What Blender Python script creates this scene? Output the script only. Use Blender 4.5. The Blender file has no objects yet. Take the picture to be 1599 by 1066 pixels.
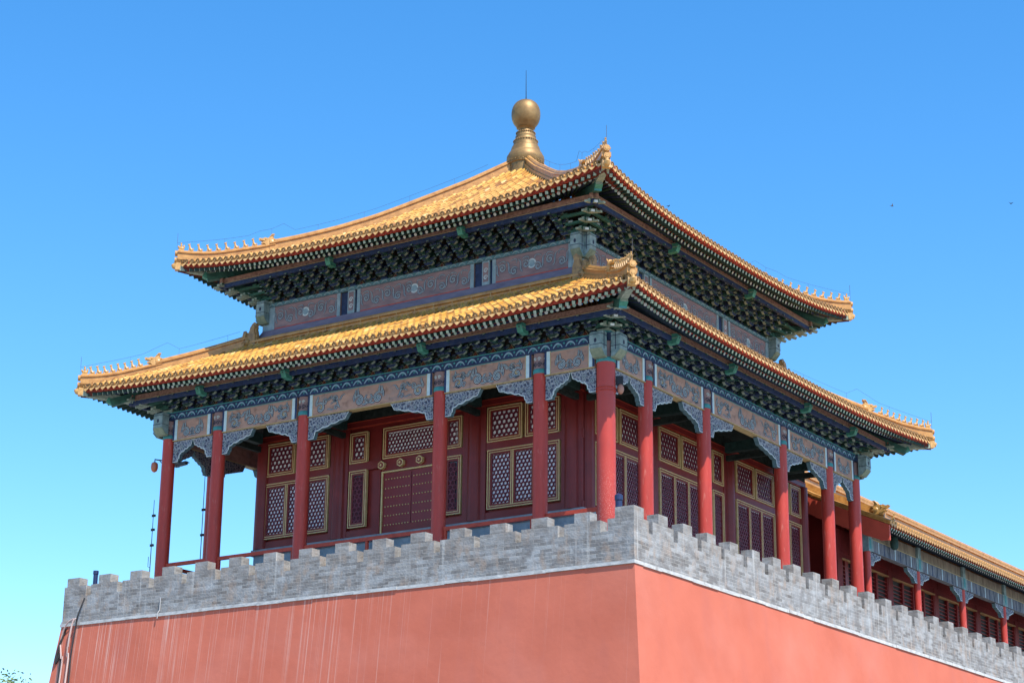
import bpy, bmesh, math, random
from mathutils import Vector, Matrix
random.seed(7)
R = math.radians
scn = bpy.context.scene
col = scn.collection

# ------------------------------------------------------------------ camera, sky, sun, exposure
cd = bpy.data.cameras.new("camera")
cam = bpy.data.objects.new("camera", cd)
col.objects.link(cam)
YAW, PIT, ROL = R(-33.995), R(17.325), R(0.654)
F = Vector((math.sin(YAW)*math.cos(PIT), math.cos(YAW)*math.cos(PIT), math.sin(PIT)))
Rv = Vector((math.cos(YAW), -math.sin(YAW), 0)); Uv = Rv.cross(F)
R2 = math.cos(ROL)*Rv + math.sin(ROL)*Uv; U2 = -math.sin(ROL)*Rv + math.cos(ROL)*Uv
cam.matrix_world = Matrix(((R2.x, U2.x, -F.x, 38.548), (R2.y, U2.y, -F.y, -57.944), (R2.z, U2.z, -F.z, 1.6), (0, 0, 0, 1)))
cd.sensor_width = 36.0
cd.lens = 3058.0/1599*36
cd.clip_start = 0.5
cd.clip_end = 6000
scn.camera = cam

SUN = Vector((0.92, -0.365, 1.50)).normalized()
w = bpy.data.worlds.new("World"); scn.world = w; w.use_nodes = True
wn = w.node_tree; bg = wn.nodes["Background"]
sky = wn.nodes.new("ShaderNodeTexSky"); sky.sky_type = 'NISHITA'; sky.sun_disc = False
sky.sun_elevation = math.asin(SUN.z); sky.sun_rotation = math.atan2(SUN.x, SUN.y)
sky.air_density = 1.0; sky.dust_density = 0.3; sky.ozone_density = 3.0
hs = wn.nodes.new("ShaderNodeHueSaturation"); hs.inputs["Saturation"].default_value = 1.33; hs.inputs["Hue"].default_value = 0.499
wn.links.new(sky.outputs[0], hs.inputs["Color"]); wn.links.new(hs.outputs[0], bg.inputs[0])
bg.inputs[1].default_value = 0.15
sd = bpy.data.lights.new("sun", 'SUN'); sd.energy = 4.3; sd.angle = R(0.5); sd.color = (1.0, 0.95, 0.87)
sun = bpy.data.objects.new("sun", sd); col.objects.link(sun)
sun.rotation_euler = SUN.to_track_quat('Z', 'Y').to_euler(); sun.location = (60, -40, 90)
scn.view_settings.view_transform = 'Standard'; scn.view_settings.look = 'None'
scn.view_settings.exposure = 0.84; scn.view_settings.gamma = 1.0

# ------------------------------------------------------------------ materials
MATS = {}
def mat(name, c, rough=0.6, spec=0.35, var=0.15, scale=2.5, c2=None, bump=0.0, metal=0.0, stretch=(1, 1, 1), bscale=None):
    m = bpy.data.materials.new(name); m.use_nodes = True
    n = m.node_tree.nodes; l = m.node_tree.links; b = n["Principled BSDF"]
    b.inputs["Roughness"].default_value = rough; b.inputs["Metallic"].default_value = metal
    b.inputs["Specular IOR Level"].default_value = spec
    tc = n.new("ShaderNodeTexCoord"); mp = n.new("ShaderNodeMapping"); mp.inputs["Scale"].default_value = stretch
    l.new(tc.outputs["Object"], mp.inputs[0])
    nz = n.new("ShaderNodeTexNoise"); nz.inputs["Scale"].default_value = scale; nz.inputs["Detail"].default_value = 5
    nz.inputs["Roughness"].default_value = 0.65
    l.new(mp.outputs[0], nz.inputs["Vector"])
    rp = n.new("ShaderNodeValToRGB")
    rp.color_ramp.elements[0].position = 0.3; rp.color_ramp.elements[1].position = 0.7
    if c2 is None:
        lo = [max(0, x*(1-var)) for x in c]; hi = [min(1, x*(1+var)) for x in c]
    else: lo, hi = c, c2
    rp.color_ramp.elements[0].color = (*lo, 1); rp.color_ramp.elements[1].color = (*hi, 1)
    l.new(nz.outputs["Fac"], rp.inputs[0]); l.new(rp.outputs[0], b.inputs["Base Color"])
    if bump:
        bp = n.new("ShaderNodeBump"); bp.inputs["Strength"].default_value = bump; bp.inputs["Distance"].default_value = 0.03
        if bscale:
            n2 = n.new("ShaderNodeTexNoise"); n2.inputs["Scale"].default_value = bscale; n2.inputs["Detail"].default_value = 4
            l.new(mp.outputs[0], n2.inputs["Vector"]); l.new(n2.outputs["Fac"], bp.inputs["Height"])
        else: l.new(nz.outputs["Fac"], bp.inputs["Height"])
        l.new(bp.outputs[0], b.inputs["Normal"])
    MATS[name] = m
    return m

def N(m): return m.node_tree.nodes, m.node_tree.links, m.node_tree.nodes["Principled BSDF"]
def mixc(n, l, fac, a, b, typ='MIX'):
    x = n.new("ShaderNodeMix"); x.data_type = 'RGBA'; x.blend_type = typ
    for s, v in ((x.inputs[0], fac), (x.inputs[6], a), (x.inputs[7], b)):
        if hasattr(v, "is_output"): l.new(v, s)
        elif isinstance(v, (int, float)): s.default_value = v
        else: s.default_value = (*v, 1)
    return x.outputs[2]
def mth(n, l, op, a, b=0.0, clamp=False):
    x = n.new("ShaderNodeMath"); x.operation = op; x.use_clamp = clamp
    for s, v in ((x.inputs[0], a), (x.inputs[1], b)):
        if hasattr(v, "is_output"): l.new(v, s)
        else: s.default_value = v
    return x.outputs[0]
def noise(n, l, vec, scale, detail=4, stretch=None):
    if stretch:
        mp = n.new("ShaderNodeMapping"); mp.inputs["Scale"].default_value = stretch; l.new(vec, mp.inputs[0]); vec = mp.outputs[0]
    z = n.new("ShaderNodeTexNoise"); z.inputs["Scale"].default_value = scale; z.inputs["Detail"].default_value = detail
    l.new(vec, z.inputs["Vector"]); return z.outputs["Fac"]
def ramp(n, l, fac, stops):
    r = n.new("ShaderNodeValToRGB"); e = r.color_ramp.elements
    while len(e) < len(stops): e.new(0.5)
    for i, (p, c) in enumerate(stops):
        e[i].position = p; e[i].color = (*c, 1) if len(c) == 3 else c
    l.new(fac, r.inputs[0]); return r.outputs[0]

def tile_mat():
    m = bpy.data.materials.new("glazed_tile"); m.use_nodes = True; n, l, b = N(m)
    at = n.new("ShaderNodeAttribute"); at.attribute_name = "tone"
    tc = n.new("ShaderNodeTexCoord").outputs["Object"]
    base = ramp(n, l, at.outputs["Fac"], [(0.0, (0.22, 0.085, 0.018)), (0.3, (0.46, 0.215, 0.036)), (0.65, (0.58, 0.315, 0.065)), (0.94, (0.63, 0.375, 0.10)), (1.0, (0.66, 0.44, 0.18))])
    nz = noise(n, l, tc, 9, 5)
    base = mixc(n, l, mth(n, l, 'MULTIPLY', mth(n, l, 'SUBTRACT', nz, 0.52, True), 3.0, True), base, (0.32, 0.15, 0.045))
    n3 = noise(n, l, tc, 1.1, 3)
    base = mixc(n, l, mth(n, l, 'MULTIPLY', mth(n, l, 'SUBTRACT', n3, 0.5, True), 2.0, True), base, (0.60, 0.36, 0.12))
    l.new(base, b.inputs["Base Color"]); b.inputs["Roughness"].default_value = 0.3; b.inputs["Specular IOR Level"].default_value = 0.5
    rr = n.new("ShaderNodeMapRange"); rr.inputs[3].default_value = 0.22; rr.inputs[4].default_value = 0.5; l.new(nz, rr.inputs[0]); l.new(rr.outputs[0], b.inputs["Roughness"])
    MATS["glazed_tile"] = m; return m
TILE = tile_mat()
RIDGE = mat("glazed_ridge", (0.32, 0.14, 0.035), 0.38, 0.45, c2=(0.54, 0.28, 0.08), scale=4, bump=0.25)
BEAST = mat("glazed_figure", (0.40, 0.20, 0.045), 0.38, 0.5, c2=(0.58, 0.34, 0.12), scale=9)
DARKBEAST = mat("weathered_figure", (0.16, 0.09, 0.045), 0.5, 0.4, c2=(0.42, 0.25, 0.09), scale=6, bump=0.4)
DISC = mat("glazed_disc", (0.34, 0.15, 0.035), 0.4, 0.45, c2=(0.58, 0.31, 0.09), scale=14, bump=0.4)
DRIP = mat("glazed_drip_tile", (0.44, 0.22, 0.06), 0.4, 0.45, c2=(0.66, 0.42, 0.18), scale=9, bump=0.3)
DISCD = mat("shaded_eave_disc", (0.13, 0.065, 0.022), 0.5, 0.35, c2=(0.32, 0.17, 0.055), scale=11, bump=0.4)  # dark tone paints the shade on the disc fronts into the glaze
NAIL = mat("nail_cap", (0.16, 0.08, 0.03), 0.5)
RED = mat("red_lacquer_column", (0.41, 0.042, 0.028), 0.45, 0.35, var=0.20, scale=3.5, stretch=(1, 1, 0.18), bump=0.06)
REDC = mat("red_lacquer_worn_column", (0.41, 0.042, 0.028), 0.42, 0.4, var=0.10, scale=1.5)
def worn(m):
    n, l, b = N(m); old = b.inputs["Base Color"].links[0].from_socket
    tc = n.new("ShaderNodeTexCoord").outputs["Object"]
    sp = n.new("ShaderNodeSeparateXYZ"); l.new(tc, sp.inputs[0])
    z = n.new("ShaderNodeMapRange"); z.inputs[1].default_value = 2.6; z.inputs[2].default_value = 1.2; z.inputs[3].default_value = 0; z.inputs[4].default_value = 1; l.new(sp.outputs[2], z.inputs[0])
    sc = mth(n, l, 'MULTIPLY', mth(n, l, 'SUBTRACT', noise(n, l, tc, 34, 6), 0.55, True), 7.0, True)
    l.new(mixc(n, l, mth(n, l, 'MULTIPLY', mth(n, l, 'MULTIPLY', sc, z.outputs[0]), 0.45), old, (0.66, 0.42, 0.34)), b.inputs["Base Color"])
worn(REDC)
REDB = mat("red_board", (0.40, 0.050, 0.025), 0.5, 0.3, var=0.25, scale=6)
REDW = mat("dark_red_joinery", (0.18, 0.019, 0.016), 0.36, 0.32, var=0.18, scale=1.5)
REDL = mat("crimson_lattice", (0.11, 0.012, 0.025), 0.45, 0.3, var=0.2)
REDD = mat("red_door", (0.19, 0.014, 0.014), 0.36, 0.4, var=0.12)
GOLD = mat("gilt_moulding", (0.52, 0.36, 0.13), 0.45, 0.5, c2=(0.66, 0.50, 0.25), scale=8)
GOLDB = mat("gilded_bronze", (0.17, 0.095, 0.036), 0.52, 0.35, c2=(0.32, 0.20, 0.08), scale=2.6, metal=0.45, bump=0.2)
PANE = mat("paper_pane", (0.78, 0.76, 0.74), 0.5, 0.4, c2=(0.86, 0.85, 0.83), scale=3)
PANEL2 = mat("pale_lilac_pane", (0.78, 0.77, 0.84), 0.45, 0.4, c2=(0.88, 0.87, 0.92), scale=3)
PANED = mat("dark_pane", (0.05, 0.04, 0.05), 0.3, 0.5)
PANER = mat("lilac_pane", (0.66, 0.58, 0.66), 0.4, 0.4, c2=(0.82, 0.76, 0.80), scale=2)
PANEL = mat("beam_ground", (0.31, 0.185, 0.145), 0.75, 0.2, c2=(0.48, 0.29, 0.22), scale=3, stretch=(0.6, 1, 2))
PANELU = mat("upper_beam_ground", (0.19, 0.125, 0.13), 0.8, 0.2, c2=(0.32, 0.21, 0.20), scale=3, stretch=(0.6, 1, 2))
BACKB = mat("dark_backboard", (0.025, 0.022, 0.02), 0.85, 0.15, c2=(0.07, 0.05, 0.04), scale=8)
PADG = mat("dull_gilt_outline", (0.22, 0.17, 0.09), 0.7, 0.3, var=0.3, scale=9)
PADR = mat("pad_brown_red", (0.16, 0.045, 0.03), 0.8, 0.2, var=0.3, scale=6)
PINK = mat("purlin_board_ground", (0.13, 0.065, 0.05), 0.8, 0.2, c2=(0.38, 0.22, 0.155), scale=9, stretch=(1, 1, 1.6))
BLUE = mat("blue_paint", (0.017, 0.036, 0.10), 0.65, 0.3, var=0.4, scale=5)
BPLATE = mat("faded_teal_paint", (0.05, 0.10, 0.12), 0.7, 0.3, c2=(0.12, 0.20, 0.22), scale=6)
BLUED = mat("deep_blue_paint", (0.020, 0.035, 0.085), 0.7, 0.3, var=0.4, scale=7)
GREEN = mat("green_paint", (0.030, 0.10, 0.075), 0.65, 0.3, var=0.4, scale=6)
GREEND = mat("deep_green_paint", (0.020, 0.050, 0.042), 0.7, 0.3, var=0.4, scale=8)
TEAL = mat("teal_paint", (0.045, 0.22, 0.23), 0.6, 0.3, var=0.25, scale=6)
JADE = mat("jade_paint", (0.05, 0.21, 0.155), 0.6, 0.3, var=0.3, scale=6)
PALEB = mat("pale_blue_paint", (0.36, 0.52, 0.58), 0.65, 0.3, c2=(0.58, 0.68, 0.70), scale=5)
BOSSY = mat("yellow_green_edge", (0.12, 0.17, 0.12), 0.7, 0.3, c2=(0.26, 0.29, 0.20), scale=6)
WAVEL = mat("wave_blue_paint", (0.13, 0.26, 0.36), 0.65, 0.3, c2=(0.28, 0.42, 0.50), scale=5)
WAVEU = mat("wave_green_paint", (0.16, 0.26, 0.26), 0.65, 0.3, c2=(0.32, 0.40, 0.40), scale=5)
FLYEND = mat("flying_rafter_end", (0.15, 0.20, 0.13), 0.65, 0.3, c2=(0.40, 0.46, 0.34), scale=16)
PALEG = mat("pale_green_paint", (0.16, 0.22, 0.18), 0.7, 0.3, c2=(0.34, 0.39, 0.31), scale=9)
WHITE = mat("white_paint", (0.50, 0.54, 0.52), 0.6, 0.3, var=0.15, scale=9)
MINT = mat("mint_rafter_end", (0.30, 0.42, 0.35), 0.6, 0.3, var=0.2, scale=9)
SCRD = mat("scroll_dark", (0.03, 0.04, 0.07), 0.75, 0.2, var=0.3, scale=8)
SCRM = mat("scroll_mid", (0.06, 0.085, 0.13), 0.75, 0.2, var=0.3, scale=8)
SCRL = mat("scroll_light", (0.36, 0.42, 0.44), 0.75, 0.2, c2=(0.60, 0.63, 0.58), scale=9)
SCRG = mat("scroll_gold", (0.45, 0.33, 0.15), 0.6, 0.3, var=0.25, scale=9)
BOARDP = mat("mauve_board", (0.14, 0.12, 0.165), 0.75, 0.25, c2=(0.22, 0.19, 0.24), scale=3, stretch=(0.5, 1, 2))
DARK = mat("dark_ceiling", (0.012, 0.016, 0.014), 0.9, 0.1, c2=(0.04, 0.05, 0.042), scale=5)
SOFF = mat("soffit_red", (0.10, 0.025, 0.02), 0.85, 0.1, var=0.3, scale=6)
POST = mat("blue_grey_post", (0.16, 0.24, 0.27), 0.7, 0.3, c2=(0.31, 0.39, 0.41), scale=4)
BOSSB = mat("grey_green_beam_end", (0.10, 0.17, 0.175), 0.7, 0.3, c2=(0.27, 0.35, 0.35), scale=5)
STONE = mat("blue_grey_stone", (0.16, 0.19, 0.22), 0.8, 0.25, c2=(0.30, 0.34, 0.37), scale=2.5, bump=0.3)
PAVE = mat("paving", (0.24, 0.23, 0.21), 0.85, 0.2, c2=(0.36, 0.34, 0.31), scale=0.6)
BLACK = mat("black_metal", (0.012, 0.013, 0.016), 0.5, 0.4)
NAVY = mat("navy_plastic", (0.012, 0.022, 0.075), 0.4, 0.5)
WIRE = mat("dark_wire", (0.05, 0.05, 0.06), 0.6)
CABLE = mat("grey_pink_cable", (0.46, 0.34, 0.31), 0.7)
CABLED = mat("dark_cable", (0.03, 0.028, 0.03), 0.7)
PIPE = mat("white_pipe", (0.33, 0.33, 0.33), 0.5)
LEAF = mat("tree_leaf", (0.09, 0.15, 0.04), 0.6, 0.3, c2=(0.20, 0.26, 0.08), scale=0.9)
BARK = mat("tree_bark", (0.10, 0.075, 0.05), 0.9, 0.2, bump=0.6, scale=6)
DOME = mat("orange_dome", (0.42, 0.13, 0.06), 0.35, 0.5)
FEATHER = mat("dark_feather", (0.02, 0.02, 0.025), 0.7)
DULLR = mat("dull_red_joinery", (0.17, 0.018, 0.018), 0.6, 0.25, var=0.2)
TAN = mat("tan_rail", (0.36, 0.20, 0.09), 0.6, 0.3, var=0.2)
LACQ = mat("gable_red", (0.50, 0.075, 0.045), 0.5, 0.35, var=0.12)

def carved():
    m = bpy.data.materials.new("carved_wood"); m.use_nodes = True; n, l, b = N(m)
    tc = n.new("ShaderNodeTexCoord").outputs["Object"]
    wv = n.new("ShaderNodeTexVoronoi"); wv.feature = 'DISTANCE_TO_EDGE'; wv.inputs["Scale"].default_value = 8.5
    nz = n.new("ShaderNodeTexNoise"); nz.inputs["Scale"].default_value = 6; nz.inputs["Detail"].default_value = 3; l.new(tc, nz.inputs["Vector"])
    v = n.new("ShaderNodeVectorMath"); v.operation = 'SCALE'; v.inputs[3].default_value = 0.22; l.new(nz.outputs["Color"], v.inputs[0])
    a = n.new("ShaderNodeVectorMath"); a.operation = 'ADD'; l.new(tc, a.inputs[0]); l.new(v.outputs[0], a.inputs[1]); l.new(a.outputs[0], wv.inputs["Vector"])
    d = wv.outputs["Distance"]
    c = ramp(n, l, d, [(0.0, (0.40, 0.40, 0.36)), (0.05, (0.24, 0.26, 0.29)), (0.14, (0.11, 0.135, 0.20)), (0.30, (0.045, 0.052, 0.08))])
    c = mixc(n, l, mth(n, l, 'MULTIPLY', mth(n, l, 'SUBTRACT', noise(n, l, tc, 3.0, 3), 0.55, True), 3.0, True), c, (0.24, 0.185, 0.17))
    l.new(c, b.inputs["Base Color"]); b.inputs["Roughness"].default_value = 0.75
    bp = n.new("ShaderNodeBump"); bp.inputs["Strength"].default_value = 0.7; bp.inputs["Distance"].default_value = 0.05; bp.invert = True
    l.new(d, bp.inputs["Height"]); l.new(bp.outputs[0], b.inputs["Normal"])
    return m
CARVED = carved()

def brick():
    m = bpy.data.materials.new("grey_brick"); m.use_nodes = True; n, l, b = N(m)
    geo = n.new("ShaderNodeNewGeometry"); pos = geo.outputs["Position"]
    sp = n.new("ShaderNodeSeparateXYZ"); l.new(pos, sp.inputs[0])
    cb = n.new("ShaderNodeCombineXYZ"); l.new(mth(n, l, 'ADD', sp.outputs[0], sp.outputs[1]), cb.inputs[0]); l.new(sp.outputs[2], cb.inputs[1])
    bt = n.new("ShaderNodeTexBrick"); l.new(cb.outputs[0], bt.inputs["Vector"]); bt.inputs["Scale"].default_value = 1.0
    bt.inputs["Brick Width"].default_value = 0.42; bt.inputs["Row Height"].default_value = 0.105; bt.inputs["Mortar Size"].default_value = 0.007; bt.inputs["Bias"].default_value = -0.1
    bt.inputs["Color1"].default_value = (0.13, 0.122, 0.115, 1); bt.inputs["Color2"].default_value = (0.34, 0.34, 0.335, 1); bt.inputs["Mortar"].default_value = (0.36, 0.34, 0.315, 1)
    c = bt.outputs["Color"]
    big = noise(n, l, pos, 1.3, 6)
    c = mixc(n, l, mth(n, l, 'MULTIPLY', mth(n, l, 'MULTIPLY', mth(n, l, 'SUBTRACT', big, 0.47, True), 4.0, True), 0.40), c, (0.40, 0.43, 0.45))
    dk = noise(n, l, pos, 2.3, 5, (1, 1, 0.8))
    c = mixc(n, l, mth(n, l, 'MULTIPLY', mth(n, l, 'SUBTRACT', dk, 0.50, True), 5.0, True), c, (0.155, 0.145, 0.14))
    br = noise(n, l, pos, 3.7, 4, (1, 1, 0.5))
    c = mixc(n, l, mth(n, l, 'MULTIPLY', mth(n, l, 'SUBTRACT', br, 0.52, True), 4.5, True), c, (0.33, 0.25, 0.195))
    # darker brownish tone coming in towards the top, broken up by noise
    top = n.new("ShaderNodeMapRange"); top.inputs[1].default_value = 12.85; top.inputs[2].default_value = 13.3; l.new(sp.outputs[2], top.inputs[0])
    c = mixc(n, l, mth(n, l, 'MULTIPLY', mth(n, l, 'MULTIPLY', top.outputs[0], noise(n, l, pos, 4, 4)), 0.9, True), c, (0.23, 0.21, 0.19))
    fine = noise(n, l, pos, 2.6, 7, (1, 1, 2.0))
    c = mixc(n, l, 0.20, c, ramp(n, l, fine, [(0.34, (0.13, 0.115, 0.105)), (0.46, (0.25, 0.235, 0.22)), (0.56, (0.36, 0.37, 0.37)), (0.68, (0.50, 0.52, 0.54))]))
    st = noise(n, l, pos, 1.0, 3, (9, 9, 0.25))
    c = mixc(n, l, mth(n, l, 'MULTIPLY', mth(n, l, 'MULTIPLY', mth(n, l, 'SUBTRACT', st, 0.6, True), 6.0, True), 0.4), c, (0.58, 0.57, 0.54))
    l.new(c, b.inputs["Base Color"]); b.inputs["Roughness"].default_value = 0.9; b.inputs["Specular IOR Level"].default_value = 0.2
    bp = n.new("ShaderNodeBump"); bp.inputs["Strength"].default_value = 0.5; bp.inputs["Distance"].default_value = 0.03
    l.new(mth(n, l, 'ADD', mth(n, l, 'MULTIPLY', bt.outputs["Fac"], -0.4), noise(n, l, pos, 14, 5)), bp.inputs["Height"]); l.new(bp.outputs[0], b.inputs["Normal"])
    return m
BRICK = brick()

def plaster():
    m = bpy.data.materials.new("red_plaster"); m.use_nodes = True; n, l, b = N(m)
    geo = n.new("ShaderNodeNewGeometry"); pos = geo.outputs["Position"]
    sp = n.new("ShaderNodeSeparateXYZ"); l.new(pos, sp.inputs[0])
    c = ramp(n, l, noise(n, l, pos, 0.5, 5), [(0.3, (0.445, 0.118, 0.074)), (0.7, (0.515, 0.146, 0.094))])
    c = mixc(n, l, mth(n, l, 'MULTIPLY', mth(n, l, 'SUBTRACT', noise(n, l, pos, 1.1, 5, (1, 1, 0.3)), 0.52, True), 1.6, True), c, (0.40, 0.125, 0.10))
    c = mixc(n, l, mth(n, l, 'MULTIPLY', mth(n, l, 'SUBTRACT', noise(n, l, pos, 0.33, 6), 0.54, True), 2.2, True), c, (0.54, 0.19, 0.14))
    # rain streaks running down from the ledge, only on the weather side and more towards its far end
    onleft = mth(n, l, 'LESS_THAN', sp.outputs[1], mth(n, l, 'MULTIPLY', sp.outputs[0], 0.0))
    face = n.new("ShaderNodeSeparateXYZ"); l.new(geo.outputs["True Normal"], face.inputs[0])
    onleft = mth(n, l, 'LESS_THAN', face.outputs[1], -0.6)
    dens = n.new("ShaderNodeMapRange"); dens.inputs[1].default_value = 10.5; dens.inputs[2].default_value = -10; dens.inputs[3].default_value = 0.0; dens.inputs[4].default_value = 1.0; l.new(sp.outputs[0], dens.inputs[0])
    out = None
    for sc, th, ln in ((9.0, 0.635, 4.5), (23.0, 0.625, 1.9), (4.7, 0.660, 6.5)):
        s = noise(n, l, pos, 1.0, 2, (sc, 0.0, 0.05))
        s = mth(n, l, 'MULTIPLY', mth(n, l, 'SUBTRACT', s, mth(n, l, 'SUBTRACT', th + 0.05, mth(n, l, 'MULTIPLY', dens.outputs[0], 0.10)), True), 8.0, True)
        fd = n.new("ShaderNodeMapRange"); fd.inputs[1].default_value = 12.0-ln; fd.inputs[2].default_value = 11.9; l.new(mth(n, l, 'ADD', sp.outputs[2], mth(n, l, 'MULTIPLY', noise(n, l, pos, 1.0, 2, (sc*0.6, 0, 0)), 2.0)), fd.inputs[0])
        s = mth(n, l, 'MULTIPLY', s, fd.outputs[0])
        out = s if out is None else mth(n, l, 'MAXIMUM', out, s)
    vary = n.new('ShaderNodeMapRange'); vary.inputs[1].default_value = 0.35; vary.inputs[2].default_value = 0.65; vary.inputs[3].default_value = 0.25; l.new(noise(n, l, pos, 1.0, 3, (1.7, 0, 0.6)), vary.inputs[0])
    out = mth(n, l, 'MULTIPLY', mth(n, l, 'MULTIPLY', mth(n, l, 'MULTIPLY', out, vary.outputs[0]), onleft), 0.82, True)
    c = mixc(n, l, out, c, (0.62, 0.42, 0.36))
    l.new(c, b.inputs["Base Color"]); b.inputs["Roughness"].default_value = 0.9; b.inputs["Specular IOR Level"].default_value = 0.15
    bp = n.new("ShaderNodeBump"); bp.inputs["Strength"].default_value = 0.35; bp.inputs["Distance"].default_value = 0.12
    l.new(mth(n, l, 'ADD', noise(n, l, pos, 0.55, 4), mth(n, l, 'MULTIPLY', noise(n, l, pos, 5, 3), 0.10)), bp.inputs["Height"]); l.new(bp.outputs[0], b.inputs["Normal"])
    return m
PLASTER = plaster()
LEDGE = mat("lime_washed_ledge", (0.36, 0.37, 0.37), 0.85, 0.2, c2=(0.58, 0.57, 0.54), scale=3, bump=0.5, stretch=(1, 1, 3))

def weather(m, c, th, k, sc, stretch):
    n, l, b = N(m); old = b.inputs["Base Color"].links[0].from_socket
    tc = n.new("ShaderNodeTexCoord").outputs["Object"]
    l.new(mixc(n, l, mth(n, l, 'MULTIPLY', mth(n, l, 'SUBTRACT', noise(n, l, tc, sc, 6, stretch), th, True), k, True), old, c), b.inputs["Base Color"])
weather(PANEL, (0.20, 0.20, 0.21), 0.50, 3.0, 2.2, (0.7, 1, 1.6)); weather(PANEL, (0.16, 0.10, 0.075), 0.55, 3.5, 5.0, (1, 1, 1))
weather(PANELU, (0.12, 0.12, 0.14), 0.48, 3.0, 2.2, (0.7, 1, 1.6)); weather(RED, (0.30, 0.05, 0.045), 0.54, 3.0, 2.5, (1, 1, 0.3)); weather(RED, (0.52, 0.16, 0.12), 0.60, 5.0, 9.0, (1, 1, 0.25))
weather(REDC, (0.30, 0.05, 0.045), 0.54, 3.0, 2.5, (1, 1, 0.3)); weather(BLUE, (0.06, 0.07, 0.09), 0.52, 3.0, 6.0, (1, 1, 1)); weather(LEDGE, (0.26, 0.24, 0.22), 0.55, 4.0, 3.5, (1, 1, 1))

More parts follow.
